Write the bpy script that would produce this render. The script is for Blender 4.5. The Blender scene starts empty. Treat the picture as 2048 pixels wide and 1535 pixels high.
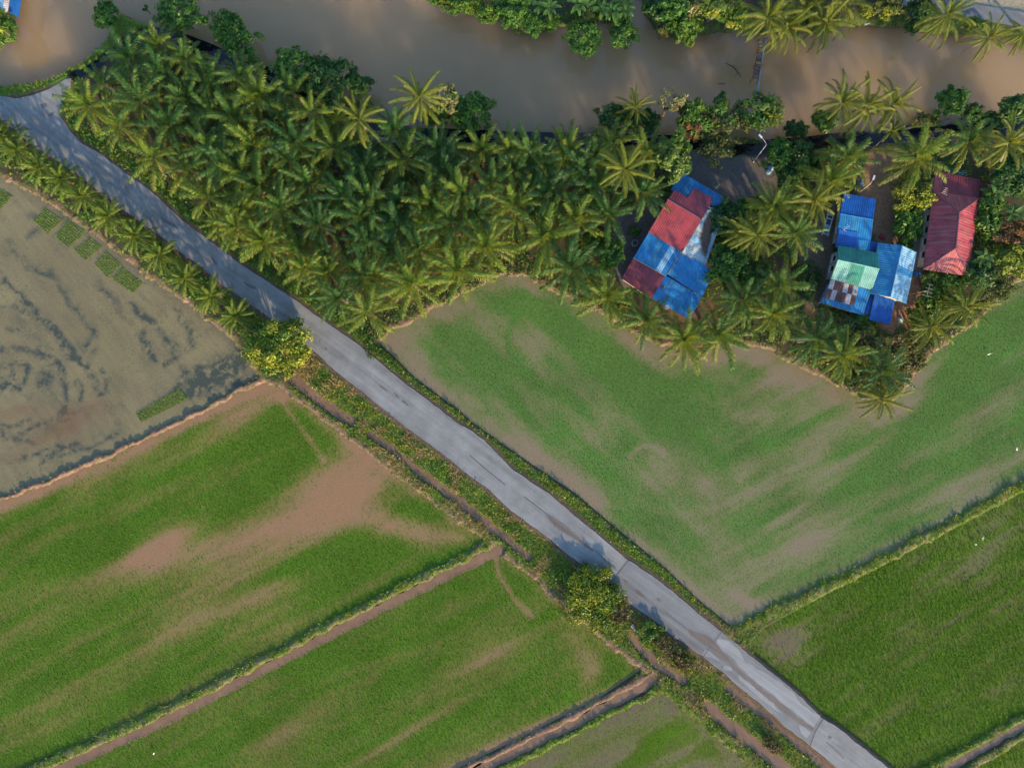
import bpy, math, random
import numpy as np
from mathutils import Vector, Matrix

random.seed(7)
RNG = np.random.default_rng(11)
SC = bpy.context.scene
COL = SC.collection

# ------------------------------------------------------------------ camera, sky, sun, exposure
H = 102.0          # drone height above the fields, metres
S = 0.075          # metres per photo pixel on the ground
cam_d = bpy.data.cameras.new('camera')
cam = bpy.data.objects.new('camera', cam_d)
COL.objects.link(cam)
cam.location = (0, 0, H)
cam_d.sensor_width = 36.0
cam_d.lens = 36.0 * H / (2048 * S)
cam_d.clip_start = 1.0
cam_d.clip_end = 3000.0
SC.camera = cam

SUN_EL = math.radians(17.5)
SX, SY = 0.42, -0.907          # direction towards the sun on the ground
world = bpy.data.worlds.new('World')
SC.world = world
world.use_nodes = True
wn = world.node_tree
wn.nodes.clear()
sky = wn.nodes.new('ShaderNodeTexSky')
sky.sky_type = 'NISHITA'
sky.sun_disc = False
sky.sun_elevation = SUN_EL
sky.sun_rotation = math.atan2(SX, SY)
sky.air_density = 1.0
sky.ozone_density = 3.0
sky.dust_density = 1.0
bg = wn.nodes.new('ShaderNodeBackground')
bg.inputs['Strength'].default_value = 0.15
wo = wn.nodes.new('ShaderNodeOutputWorld')
wn.links.new(sky.outputs[0], bg.inputs[0])
wn.links.new(bg.outputs[0], wo.inputs[0])

sun_d = bpy.data.lights.new('sun', 'SUN')
sun_d.energy = 3.3
sun_d.angle = math.radians(1.0)
sun_d.color = (1.0, 0.70, 0.42)
sun = bpy.data.objects.new('sun', sun_d)
COL.objects.link(sun)
to_sun = Vector((SX * math.cos(SUN_EL), SY * math.cos(SUN_EL), math.sin(SUN_EL)))
sun.rotation_euler = to_sun.to_track_quat('Z', 'Y').to_euler()
sun.location = (0, 0, 60)

SC.view_settings.view_transform = 'Standard'
SC.view_settings.look = 'None'
SC.view_settings.gamma = 1.0
SC.view_settings.use_curve_mapping = False
SC.view_settings.exposure = 1.42

# ------------------------------------------------------------------ small helpers
def W(px, py, z=0.0):
    """photo pixel and height -> point in the place"""
    f = (H - z) / H
    return Vector(((px - 1024) * S * f, (767.5 - py) * S * f, z))

def link(o, parent=None):
    COL.objects.link(o)
    if parent is not None:
        o.parent = parent
    return o

def tag(o, label=None, cat=None, group=None, kind=None):
    if label: o['label'] = label
    if cat: o['category'] = cat
    if group: o['group'] = group
    if kind: o['kind'] = kind
    return o

def empty(name, loc, rz=0.0):
    o = bpy.data.objects.new(name, None)
    o.empty_display_size = 0.3
    o.location = loc
    o.rotation_euler = (0, 0, rz)
    return link(o)

def mesh_py(name, verts, faces, m=None):
    me = bpy.data.meshes.new(name)
    me.from_pydata([tuple(v) for v in verts], [], faces)
    if m: me.materials.append(m)
    me.update()
    return me

def mesh_np(name, co, faces, m=None, col=None, fl=None):
    """co Nx3, faces MxK (K fixed), optional point colours / float attributes"""
    me = bpy.data.meshes.new(name)
    n, k = faces.shape
    me.vertices.add(len(co))
    me.vertices.foreach_set('co', np.ascontiguousarray(co, dtype=np.float32).ravel())
    me.loops.add(n * k)
    me.loops.foreach_set('vertex_index', np.ascontiguousarray(faces, dtype=np.int32).ravel())
    me.polygons.add(n)
    me.polygons.foreach_set('loop_start', np.arange(0, n * k, k, dtype=np.int32))
    if col is not None:
        a = me.color_attributes.new('col', 'FLOAT_COLOR', 'POINT')
        c4 = np.ones((len(co), 4), dtype=np.float32)
        c4[:, :3] = col
        a.data.foreach_set('color', c4.ravel())
    for nm, arr in (fl or {}).items():
        a = me.attributes.new(nm, 'FLOAT', 'POINT')
        a.data.foreach_set('value', np.ascontiguousarray(arr, dtype=np.float32))
    if m: me.materials.append(m)
    me.update(calc_edges=True)
    me.validate()
    return me

def obj(name, me, parent=None):
    return link(bpy.data.objects.new(name, me), parent)

class MB:
    """collects boxes, tubes and quads into one mesh"""
    def __init__(s): s.v = []; s.f = []
    def add(s, v, f):
        b = len(s.v); s.v += [tuple(x) for x in v]; s.f += [tuple(i + b for i in q) for q in f]; return s
    def box(s, c, d, rz=0.0):
        cx, cy, cz = c; hx, hy, hz = d[0] / 2, d[1] / 2, d[2] / 2
        ca, sa = math.cos(rz), math.sin(rz)
        v = []
        for z in (-hz, hz):
            for x, y in ((-hx, -hy), (hx, -hy), (hx, hy), (-hx, hy)):
                v.append((cx + x * ca - y * sa, cy + x * sa + y * ca, cz + z))
        return s.add(v, [(3, 2, 1, 0), (4, 5, 6, 7), (0, 1, 5, 4), (1, 2, 6, 5), (2, 3, 7, 6), (3, 0, 4, 7)])
    def tube(s, pts, rad, n=6):
        pts = [Vector(p) for p in pts]
        rs = rad if isinstance(rad, (list, tuple)) else [rad] * len(pts)
        v = []; f = []
        for i, p in enumerate(pts):
            d = (pts[min(i + 1, len(pts) - 1)] - pts[max(i - 1, 0)]).normalized()
            a = d.orthogonal().normalized() if abs(d.z) > 0.9 else d.cross(Vector((0, 0, 1))).normalized()
            b = d.cross(a)
            for j in range(n):
                t = 2 * math.pi * j / n
                v.append(p + (a * math.cos(t) + b * math.sin(t)) * rs[i])
        for i in range(len(pts) - 1):
            for j in range(n):
                f.append((i * n + j, i * n + (j + 1) % n, (i + 1) * n + (j + 1) % n, (i + 1) * n + j))
        f.append(tuple(range(n - 1, -1, -1))); f.append(tuple((len(pts) - 1) * n + j for j in range(n)))
        return s.add(v, f)
    def prism(s, poly, z0, z1):
        """closed prism between a polygon (x, y) at two heights; z may be lists"""
        n = len(poly)
        a = z0 if isinstance(z0, (list, tuple)) else [z0] * n
        b = z1 if isinstance(z1, (list, tuple)) else [z1] * n
        v = [(p[0], p[1], a[i]) for i, p in enumerate(poly)] + [(p[0], p[1], b[i]) for i, p in enumerate(poly)]
        f = [tuple(range(n - 1, -1, -1)), tuple(range(n, 2 * n))]
        f += [(i, (i + 1) % n, n + (i + 1) % n, n + i) for i in range(n)]
        return s.add(v, f)
    def build(s, name, m, parent=None):
        return obj(name, mesh_py(name, s.v, s.f, m), parent)

# ------------------------------------------------------------------ noise on numpy arrays
_T = RNG.random((256, 256)).astype(np.float64)
def vnoise(x, y):
    xi = np.floor(x).astype(np.int64); yi = np.floor(y).astype(np.int64)
    fx = x - xi; fy = y - yi
    fx = fx * fx * (3 - 2 * fx); fy = fy * fy * (3 - 2 * fy)
    a = _T[xi & 255, yi & 255]; b = _T[(xi + 1) & 255, yi & 255]
    c = _T[xi & 255, (yi + 1) & 255]; d = _T[(xi + 1) & 255, (yi + 1) & 255]
    return (a * (1 - fx) + b * fx) * (1 - fy) + (c * (1 - fx) + d * fx) * fy
def fbm(x, y, o=4, seed=0):
    s = 0.0; a = 0.5; t = 0.0
    for i in range(o):
        s = s + a * vnoise(x * 2 ** i + 17.3 * (i + seed), y * 2 ** i + 9.1 * (i + 3 * seed)); t += a; a *= 0.5
    return s / t
def rotn(P, ang, lx, ly, o=4, seed=0):
    """noise stretched along image direction ang (degrees)"""
    a = math.radians(ang); c, s = math.cos(a), math.sin(a)
    u = P[:, 0] * c + P[:, 1] * s; v = -P[:, 0] * s + P[:, 1] * c
    return fbm(u / lx, v / ly, o, seed)
def sstep(a, b, x):
    t = np.clip((x - a) / (b - a), 0, 1); return t * t * (3 - 2 * t)
def lerp(a, b, t): return a * (1 - t) + b * t

def line_dist(P, line, margin=70, closed=False):
    D = np.full(len(P), 1e6)
    L = list(line) + ([line[0]] if closed else [])
    for (x0, y0), (x1, y1) in zip(L[:-1], L[1:]):
        m = np.nonzero((P[:, 0] > min(x0, x1) - margin) & (P[:, 0] < max(x0, x1) + margin) &
                       (P[:, 1] > min(y0, y1) - margin) & (P[:, 1] < max(y0, y1) + margin))[0]
        if not len(m): continue
        q = P[m]; dx, dy = x1 - x0, y1 - y0; l2 = dx * dx + dy * dy + 1e-9
        t = np.clip(((q[:, 0] - x0) * dx + (q[:, 1] - y0) * dy) / l2, 0, 1)
        d = np.hypot(q[:, 0] - x0 - t * dx, q[:, 1] - y0 - t * dy)
        D[m] = np.minimum(D[m], d)
    return D
def poly_in(P, poly):
    xs = [p[0] for p in poly]; ys = [p[1] for p in poly]
    R = np.zeros(len(P), bool)
    m = np.nonzero((P[:, 0] >= min(xs)) & (P[:, 0] <= max(xs)) & (P[:, 1] >= min(ys)) & (P[:, 1] <= max(ys)))[0]
    if not len(m): return R
    q = P[m]; r = np.zeros(len(m), bool)
    for (x0, y0), (x1, y1) in zip(poly, poly[1:] + poly[:1]):
        if y0 == y1: continue
        c = (y0 > q[:, 1]) != (y1 > q[:, 1])
        xx = (x1 - x0) * (q[:, 1] - y0) / (y1 - y0) + x0
        r ^= c & (q[:, 0] < xx)
    R[m] = r
    return R
def poly_sdf(P, poly, margin=70):
    d = line_dist(P, poly, margin, True)
    return np.where(poly_in(P, poly), -d, d)

# ------------------------------------------------------------------ materials
def new_mat(name):
    m = bpy.data.materials.new(name); m.use_nodes = True
    nt = m.node_tree; nt.nodes.clear()
    out = nt.nodes.new('ShaderNodeOutputMaterial')
    p = nt.nodes.new('ShaderNodeBsdfPrincipled')
    nt.links.new(p.outputs[0], out.inputs[0])
    return m, nt, p, out
def N(nt, t, **kw):
    n = nt.nodes.new(t)
    for k, v in kw.items(): setattr(n, k, v)
    return n
def noise_node(nt, scale, detail=4, rough=0.6, coord='Object', stretch=None, rot=0.0):
    tc = N(nt, 'ShaderNodeTexCoord'); n = N(nt, 'ShaderNodeTexNoise')
    n.inputs['Scale'].default_value = scale; n.inputs['Detail'].default_value = detail; n.inputs['Roughness'].default_value = rough
    if stretch:
        mp = N(nt, 'ShaderNodeMapping'); mp.inputs['Scale'].default_value = stretch
        mr = N(nt, 'ShaderNodeMapping'); mr.inputs['Rotation'].default_value = (0, 0, rot)
        nt.links.new(tc.outputs[coord], mr.inputs[0]); nt.links.new(mr.outputs[0], mp.inputs[0]); nt.links.new(mp.outputs[0], n.inputs['Vector'])
    else:
        nt.links.new(tc.outputs[coord], n.inputs['Vector'])
    return n.outputs['Fac']
def remap(nt, s, lo, hi, a=0.3, b=0.7):
    r = N(nt, 'ShaderNodeMapRange'); r.inputs['From Min'].default_value = a; r.inputs['From Max'].default_value = b
    r.inputs['To Min'].default_value = lo; r.inputs['To Max'].default_value = hi
    nt.links.new(s, r.inputs['Value']); return r.outputs[0]
def mul_col(nt, c, f):
    v = N(nt, 'ShaderNodeVectorMath', operation='SCALE')
    if isinstance(c, (tuple, list)): v.inputs[0].default_value = c[:3]
    else: nt.links.new(c, v.inputs[0])
    nt.links.new(f, v.inputs['Scale']); return v.outputs[0]
def mix_col(nt, a, b, f):
    n = N(nt, 'ShaderNodeMix', data_type='RGBA')
    for s, i in ((a, 6), (b, 7)):
        if isinstance(s, (tuple, list)): n.inputs[i].default_value = (*s[:3], 1)
        else: nt.links.new(s, n.inputs[i])
    if isinstance(f, float): n.inputs[0].default_value = f
    else: nt.links.new(f, n.inputs[0])
    return n.outputs[2]
def bump(nt, p, s, strength, dist):
    b = N(nt, 'ShaderNodeBump'); b.inputs['Strength'].default_value = strength; b.inputs['Distance'].default_value = dist
    nt.links.new(s, b.inputs['Height']); nt.links.new(b.outputs[0], p.inputs['Normal'])

def plain(name, c, rough=0.7, var=0.2, scale=4.0, metal=0.0, spec=0.4, rnd=0.0):
    m, nt, p, _ = new_mat(name)
    f = remap(nt, noise_node(nt, scale), 1 - var, 1 + var)
    c_ = mul_col(nt, c, f)
    if rnd:
        oi = N(nt, 'ShaderNodeObjectInfo')
        c_ = mul_col(nt, c_, remap(nt, oi.outputs['Random'], 1 - rnd, 1 + rnd, 0, 1))
    nt.links.new(c_, p.inputs['Base Color'])
    p.inputs['Roughness'].default_value = rough; p.inputs['Metallic'].default_value = metal
    p.inputs['Specular IOR Level'].default_value = spec
    return m

def vcol_mat(name, rough=0.9, spec=0.15, var=0.35, scale=3.0, bumpd=0.05, fine=14.0):
    m, nt, p, _ = new_mat(name)
    at = N(nt, 'ShaderNodeAttribute', attribute_name='col')
    f = remap(nt, noise_node(nt, scale, 6, 0.7), 1 - var, 1 + var)
    f2 = remap(nt, noise_node(nt, fine, 3, 0.7), 1 - var, 1 + var)
    c = mul_col(nt, mul_col(nt, at.outputs['Color'], f), f2)
    nt.links.new(c, p.inputs['Base Color'])
    p.inputs['Roughness'].default_value = rough; p.inputs['Specular IOR Level'].default_value = spec
    if bumpd: bump(nt, p, noise_node(nt, scale * 2.5, 6, 0.7), 0.8, bumpd)
    return m

def leaf_mat(name, c1, c2, trans=0.3, tcol=(0.30, 0.32, 0.05), attr=False, rough=0.45, tip=None):
    m, nt, p, out = new_mat(name)
    if attr:
        at = N(nt, 'ShaderNodeAttribute', attribute_name='col'); c = at.outputs['Color']
    else:
        oi = N(nt, 'ShaderNodeObjectInfo')
        c = mix_col(nt, c1, c2, oi.outputs['Random'])
    f = remap(nt, noise_node(nt, 2.2, 4), 0.75, 1.25)
    c = mul_col(nt, c, f)
    if tip:
        ta = N(nt, 'ShaderNodeAttribute', attribute_name='tip')
        c = mix_col(nt, c, tip, remap(nt, ta.outputs['Fac'], 0, .75, 0, 1))  # yellow leaflet tips: natural yellowing plus sunlit glow put into the colour
    nt.links.new(c, p.inputs['Base Color'])
    p.inputs['Roughness'].default_value = rough; p.inputs['Specular IOR Level'].default_value = 0.25
    t = N(nt, 'ShaderNodeBsdfTranslucent')
    nt.links.new(mix_col(nt, c, tcol, 0.5), t.inputs['Color'])
    mx = N(nt, 'ShaderNodeMixShader'); mx.inputs[0].default_value = trans
    nt.links.new(p.outputs[0], mx.inputs[1]); nt.links.new(t.outputs[0], mx.inputs[2]); nt.links.new(mx.outputs[0], out.inputs[0])
    return m

def water_mat(name, c1, c2, rough=0.04, scale=0.15, ior=1.33, wave=0.004, sss=0.0):
    m, nt, p, _ = new_mat(name)
    f = remap(nt, noise_node(nt, scale, 5, 0.6), 0, 1)
    nt.links.new(mix_col(nt, c1, c2, f), p.inputs['Base Color'])
    p.inputs['Roughness'].default_value = rough; p.inputs['IOR'].default_value = ior
    p.inputs['Specular IOR Level'].default_value = 0.9
    bump(nt, p, noise_node(nt, 1.3, 3, 0.5), 0.25, wave)
    if sss:
        p.inputs['Subsurface Weight'].default_value = 1.0
        p.inputs['Subsurface Radius'].default_value = (1.0, 0.9, 0.7)
        p.inputs['Subsurface Scale'].default_value = sss
    return m

def field_mat(name):
    m, nt, p, _ = new_mat(name)
    at = N(nt, 'ShaderNodeAttribute', attribute_name='col')
    dn = N(nt, 'ShaderNodeAttribute', attribute_name='dens')
    fine = remap(nt, noise_node(nt, 4.5, 5, 0.75), 0.72, 1.28, 0.3, 0.7)
    c = mul_col(nt, at.outputs['Color'], fine)
    nt.links.new(c, p.inputs['Base Color'])
    nt.links.new(remap(nt, dn.outputs['Fac'], 0.10, 0.65, 0.0, 0.7), p.inputs['Roughness'])
    p.inputs['IOR'].default_value = 1.33
    nt.links.new(remap(nt, dn.outputs['Fac'], 1.0, 0.04, 0.1, 0.6), p.inputs['Specular IOR Level'])
    bump(nt, p, noise_node(nt, 2.5, 4, 0.6), 0.25, 0.01)
    return m

M_ground = vcol_mat('ground_soil', bumpd=0.06)
M_bund = vcol_mat('bund_soil', bumpd=0.08, var=0.3)
M_field = field_mat('flooded_field')
M_river = water_mat('river_water', (0.325, 0.222, 0.115), (0.355, 0.245, 0.128), scale=0.06, sss=30.0)
M_ditch = water_mat('ditch_water', (0.15, 0.095, 0.052), (0.22, 0.140, 0.078), rough=0.06, scale=0.4)
M_canal = water_mat('canal_water', (0.006, 0.008, 0.010), (0.012, 0.014, 0.016), rough=0.05, scale=0.5)
M_blade = leaf_mat('grass_blade', 0, 0, 0.25, (0.28, 0.30, 0.04), attr=True, rough=0.6)
M_leaf = leaf_mat('tree_leaf', 0, 0, 0.28, (0.26, 0.30, 0.04), attr=True)
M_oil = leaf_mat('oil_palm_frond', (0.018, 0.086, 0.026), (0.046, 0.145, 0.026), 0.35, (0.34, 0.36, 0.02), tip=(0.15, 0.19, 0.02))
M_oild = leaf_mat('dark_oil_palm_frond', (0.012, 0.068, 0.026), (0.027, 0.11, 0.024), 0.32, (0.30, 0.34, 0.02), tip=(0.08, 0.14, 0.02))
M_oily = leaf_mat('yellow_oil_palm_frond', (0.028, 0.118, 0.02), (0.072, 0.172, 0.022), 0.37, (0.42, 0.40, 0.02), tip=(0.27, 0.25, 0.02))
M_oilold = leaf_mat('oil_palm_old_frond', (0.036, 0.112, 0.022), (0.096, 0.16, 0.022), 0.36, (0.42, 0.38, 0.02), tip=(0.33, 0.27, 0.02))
M_row = leaf_mat('young_palm_frond', (0.026, 0.105, 0.015), (0.07, 0.150, 0.015), 0.32, (0.44, 0.40, 0.02), tip=(0.26, 0.24, 0.02))
M_coco = leaf_mat('coconut_frond', (0.034, 0.104, 0.016), (0.105, 0.160, 0.020), 0.34, (0.50, 0.42, 0.03), tip=(0.29, 0.25, 0.028))
M_ban = leaf_mat('banana_leaf', (0.05, 0.13, 0.03), (0.09, 0.19, 0.04), 0.3, (0.3, 0.36, 0.06))
M_dead = leaf_mat('dead_frond', (0.20, 0.12, 0.06), (0.30, 0.19, 0.10), 0.1, (0.3, 0.2, 0.1))
M_trunk = plain('palm_trunk', (0.11, 0.085, 0.06), 0.9, 0.4, 5)
M_pale_trunk = plain('pale_palm_trunk', (0.22, 0.19, 0.15), 0.9, 0.25, 6)
M_bark = plain('tree_bark', (0.13, 0.10, 0.075), 0.9, 0.4, 6)

# ------------------------------------------------------------------ the plan, in photo pixels
NE = [(120, 230), (140, 262), (165, 288), (200, 307), (240, 338), (300, 380), (364, 440), (437, 494), (480, 527), (528, 559), (591, 600), (640, 636),
      (700, 676), (745, 711), (795, 755), (832, 783), (879, 817), (912, 843), (945, 863), (979, 890), (1024, 938), (1105, 992),
      (1180, 1056), (1254, 1118), (1325, 1165), (1378, 1211), (1442, 1261), (1484, 1296), (1536, 1339), (1589, 1381), (1642, 1434),
      (1678, 1456), (1731, 1498), (1777, 1535), (1900, 1640)]
SW = [(-120, 190), (0, 236), (60, 288), (110, 320), (150, 345), (200, 385), (247, 420), (307, 462), (360, 503), (410, 540), (445, 571), (478, 592), (518, 621),
      (560, 650), (625, 700), (655, 727), (685, 753), (729, 787), (765, 817), (812, 853), (845, 877), (889, 910), (929, 943), (979, 980),
      (1024, 1022), (1095, 1073), (1141, 1112), (1180, 1141), (1219, 1165), (1254, 1201), (1300, 1233), (1342, 1268), (1403, 1310),
      (1449, 1346), (1480, 1374), (1536, 1420), (1575, 1456), (1617, 1487), (1674, 1535), (1790, 1640)]
FORK = [(-120, 190), (-60, 188), (0, 192), (30, 197), (60, 191), (100, 178), (130, 158), (142, 156), (140, 172), (128, 195), (122, 215)]
ROAD = FORK + NE + SW[::-1]
ROAD2 = [(1700, -30), (1780, -6), (1850, 8), (1930, 24), (2060, 46), (2200, 66)]

RIVER = [(-400, -500), (2500, -500), (2500, 236), (2048, 238), (1960, 234), (1900, 236), (1850, 240), (1800, 250), (1700, 262), (1640, 272), (1590, 285),
         (1550, 278), (1490, 268), (1400, 280), (1300, 262), (1240, 262), (1200, 252), (1170, 262), (1060, 261), (1000, 262), (930, 258), (850, 258), (800, 248),
         (760, 228), (740, 192), (680, 196), (600, 184), (548, 146), (510, 119), (440, 94), (400, 76), (345, 66), (310, 52), (270, 35), (237, 26),
         (220, 42), (216, 68), (192, 97), (150, 126), (115, 149), (60, 165), (0, 168), (-400, 172)]
LAND_N1 = [(866, -300), (866, -4), (900, 8), (950, 26), (1010, 42), (1040, 66), (1095, 58), (1130, 48), (1220, 40), (1252, 34), (1262, 4), (1262, -300)]
LAND_N2 = [(1284, -300), (1284, 0), (1292, 25), (1312, 58), (1350, 74), (1400, 68), (1440, 58), (1500, 60), (1560, 60), (1640, 66), (1700, 48), (1760, 46),
           (1820, 54), (1850, 58), (1900, 64), (1950, 62), (2000, 68), (2048, 92), (2300, 120), (2300, -300)]
LAND_W = [(-300, -200), (20, -200), (26, 0), (22, 22), (28, 60), (14, 78), (-10, 84), (-300, 90)]

F1 = [(-200, 240), (-60, 325), (0, 348), (60, 378), (130, 424), (205, 475), (290, 545), (390, 612), (470, 680), (522, 752), (470, 783), (370, 838), (300, 872), (200, 917), (100, 960), (0, 997), (-200, 1080)]
F2 = [(-200, 1085), (0, 1000), (100, 962), (200, 919), (370, 841), (470, 787), (527, 760), (560, 775), (640, 830), (720, 893), (830, 975), (900, 1028), (960, 1068), (972, 1088),
      (900, 1120), (750, 1196), (550, 1300), (350, 1404), (180, 1479), (0, 1556), (-200, 1640)]
F3 = [(1000, 1104), (1060, 1146), (1110, 1192), (1160, 1236), (1210, 1278), (1286, 1338), (1200, 1396), (1050, 1472), (930, 1530), (800, 1600), (0, 1640), (150, 1526), (350, 1434), (550, 1330), (750, 1226), (900, 1150)]
F4 = [(1322, 1372), (1380, 1420), (1450, 1482), (1530, 1548), (1600, 1640), (800, 1640), (1000, 1546), (1050, 1518), (1200, 1440)]
F5 = [(752, 684), (783, 654), (817, 645), (860, 617), (892, 602), (940, 580), (980, 558), (1003, 547), (1024, 552), (1047, 546), (1101, 577), (1149, 596), (1217, 634),
      (1252, 656), (1281, 668), (1321, 688), (1417, 693), (1492, 685), (1540, 692), (1566, 713), (1610, 735), (1644, 750), (1677, 770), (1710, 785), (1752, 802), (1790, 797),
      (1817, 762), (1847, 729), (1862, 702), (1910, 669), (1950, 640), (1988, 600), (2015, 570), (2060, 548), (2200, 520), (2200, 890), (2070, 955), (1978, 1004), (1854, 1068), (1766, 1114), (1667, 1162),
      (1530, 1226), (1468, 1258), (1396, 1201), (1335, 1141), (1250, 1073), (1155, 992), (1024, 903), (945, 847), (912, 817), (869, 787), (829, 757), (795, 722)]
F6 = [(1500, 1282), (1530, 1252), (1667, 1178), (1766, 1128), (1854, 1082), (1978, 1018), (2070, 968), (2200, 900), (2200, 1350), (2060, 1428), (1900, 1512), (1840, 1545), (1790, 1580), (1700, 1492), (1640, 1430), (1560, 1360), (1505, 1305)]
F7 = [(1905, 1560), (2060, 1464), (2200, 1390), (2200, 1700), (1905, 1700)]

BUNDS = [  # line, half width px, height, soil share
    ([(-120, 290), (-60, 325), (0, 348), (60, 378), (130, 424), (205, 475), (290, 545), (390, 612), (470, 680), (522, 752)], 5, 0.29, 0.75),
    ([(-200, 1084), (0, 998), (100, 961), (200, 918), (300, 872), (370, 839), (470, 785), (527, 757)], 5, 0.30, 0.95),
    ([(527, 757), (560, 770), (640, 829), (720, 890), (830, 973), (900, 1026), (965, 1070)], 5, 0.29, 0.75),
    ([(992, 1086), (900, 1132), (750, 1207), (550, 1312), (350, 1416), (180, 1491), (0, 1570)], 12, 0.30, 0.25),
    ([(985, 1092), (1060, 1144), (1110, 1190), (1160, 1233), (1210, 1276), (1290, 1340)], 6, 0.30, 0.8),
    ([(1308, 1346), (1200, 1403), (1050, 1478), (930, 1538), (800, 1600)], 6, 0.30, 1.0),
    ([(1330, 1374), (1200, 1437), (1050, 1516), (1000, 1543), (880, 1600)], 6, 0.26, 0.0),
    ([(1318, 1368), (1380, 1417), (1450, 1479), (1530, 1545), (1580, 1600)], 9, 0.27, 0.1),
    ([(1440, 1275), (1530, 1230), (1667, 1166), (1766, 1117), (1854, 1071), (1978, 1007), (2070, 957), (2200, 890)], 11, 0.26, 0.15),
    ([(1790, 1575), (1840, 1542), (1900, 1512), (2060, 1427), (2200, 1350)], 7, 0.26, 0.05),
    ([(1895, 1570), (2060, 1464), (2200, 1390)], 6, 0.26, 0.35),
    ([(752, 684), (783, 653), (817, 644), (860, 616), (892, 600), (940, 579), (980, 556), (1003, 546), (1024, 551), (1047, 545), (1101, 576), (1149, 595), (1217, 633),
      (1252, 655), (1281, 667), (1321, 687), (1417, 692), (1492, 684), (1540, 691), (1566, 712), (1610, 734), (1644, 749), (1677, 769), (1710, 784), (1752, 801), (1790, 797),
      (1817, 761), (1847, 728), (1862, 701), (1910, 668), (1950, 640), (1988, 599), (2015, 569), (2060, 548), (2200, 520)], 5, 0.26, 0.7),
]
DITCHES = [  # name, line, half width px
    ('irrigation_ditch', [(998, 1100), (900, 1147), (750, 1222), (550, 1327), (350, 1431), (150, 1523), (60, 1565)], 9),
    ('irrigation_ditch', [(1308, 1360), (1200, 1420), (1080, 1481), (960, 1540), (900, 1570)], 9),
    ('roadside_ditch', [(586, 754), (640, 800), (700, 842)], 10),
    ('roadside_ditch', [(742, 868), (775, 890), (830, 935), (900, 985), (960, 1035), (1058, 1112)], 7),
    ('roadside_ditch', [(1268, 1278), (1310, 1325), (1368, 1362)], 8),
    ('roadside_ditch', [(1418, 1412), (1460, 1450), (1550, 1520), (1620, 1580)], 11),
    ('roadside_ditch', [(1454, 1372), (1540, 1440), (1650, 1530), (1700, 1570)], 7),
    ('irrigation_ditch', [(1868, 1556), (1900, 1532), (2060, 1444), (2200, 1370)], 8),
]
CANAL = [(284, 64), (350, 76), (417, 102), (470, 127), (522, 143), (558, 164), (640, 216), (740, 256), (840, 271), (930, 273), (1024, 278), (1190, 281), (1300, 284),
         (1377, 286), (1470, 299), (1540, 294), (1620, 288), (1662, 282), (1760, 276), (1860, 261), (1985, 256), (2080, 250), (2300, 245)]
CANAL_B = [(300, 66), (240, 90), (190, 128), (150, 150)]
GRASS_W = [(-200, 186), (0, 180), (60, 173), (110, 156), (160, 125), (210, 90), (238, 52), (270, 50), (330, 62)]

YARDS = [  # polygon, colour
    ([(1330, 318), (1400, 300), (1560, 308), (1545, 400), (1480, 425), (1400, 375), (1340, 352)], (0.11, 0.105, 0.10)),
    ([(1742, 296), (1792, 298), (1800, 360), (1808, 430), (1812, 490), (1770, 500), (1744, 470), (1748, 400), (1715, 400), (1712, 380)], (0.24, 0.145, 0.085)),
    ([(1600, 480), (1650, 420), (1672, 400), (1660, 520), (1650, 640), (1600, 600)], (0.15, 0.115, 0.085)),
    ([(1225, 440), (1300, 400), (1330, 400), (1250, 590), (1225, 540)], (0.12, 0.105, 0.10)),
    ([(1815, 555), (1845, 545), (1840, 600), (1800, 690), (1755, 650), (1790, 600)], (0.26, 0.15, 0.09)),
    ([(1780, -40), (2200, -40), (2200, 55), (2048, 34), (1926, 10), (1850, 0)], (0.27, 0.25, 0.18)),
    ([(1835, 380), (1860, 380), (1842, 545), (1818, 545)], (0.20, 0.19, 0.17)),
    ([(1280, 610), (1420, 600), (1440, 660), (1400, 690), (1320, 684)], (0.12, 0.072, 0.045)),  # orange dirt darkened, the palms' shade is put into its colour
]

# ------------------------------------------------------------------ terrain
GX = np.arange(-200, 2250, 4.0); GY = np.arange(-200, 1740, 4.0)
nx, ny = len(GX), len(GY)
gx, gy = np.meshgrid(GX, GY)
P = np.stack([gx.ravel(), gy.ravel()], 1)
wx = (fbm(P[:, 0] / 22, P[:, 1] / 22, 3, 1) - 0.5) * 12
wy = (fbm(P[:, 0] / 22, P[:, 1] / 22, 3, 2) - 0.5) * 12
Q = P + np.stack([wx, wy], 1)
n1 = fbm(P[:, 0] / 14, P[:, 1] / 14, 4, 3)
n2 = fbm(P[:, 0] / 45, P[:, 1] / 45, 4, 4)
n3 = fbm(P[:, 0] / 6, P[:, 1] / 6, 3, 5)

d_riv = poly_sdf(Q, RIVER)
for L in (LAND_N1, LAND_N2, LAND_W):
    d_riv = np.maximum(d_riv, -poly_sdf(Q, L))
fields = [F1, F2, F3, F4, F5, F6, F7]
fsd = [poly_sdf(P, f) for f in fields]
d_field = np.min(np.stack(fsd), 0)
d_road = poly_sdf(P, ROAD)
d_road2 = line_dist(P, ROAD2)
d_canal = np.minimum(line_dist(Q, CANAL), line_dist(Q, CANAL_B) + 2)
d_ditch = np.full(len(P), 1e6)
for nm, L, hw in DITCHES:
    d_ditch = np.minimum(d_ditch, line_dist(Q, L) - hw)

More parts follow.
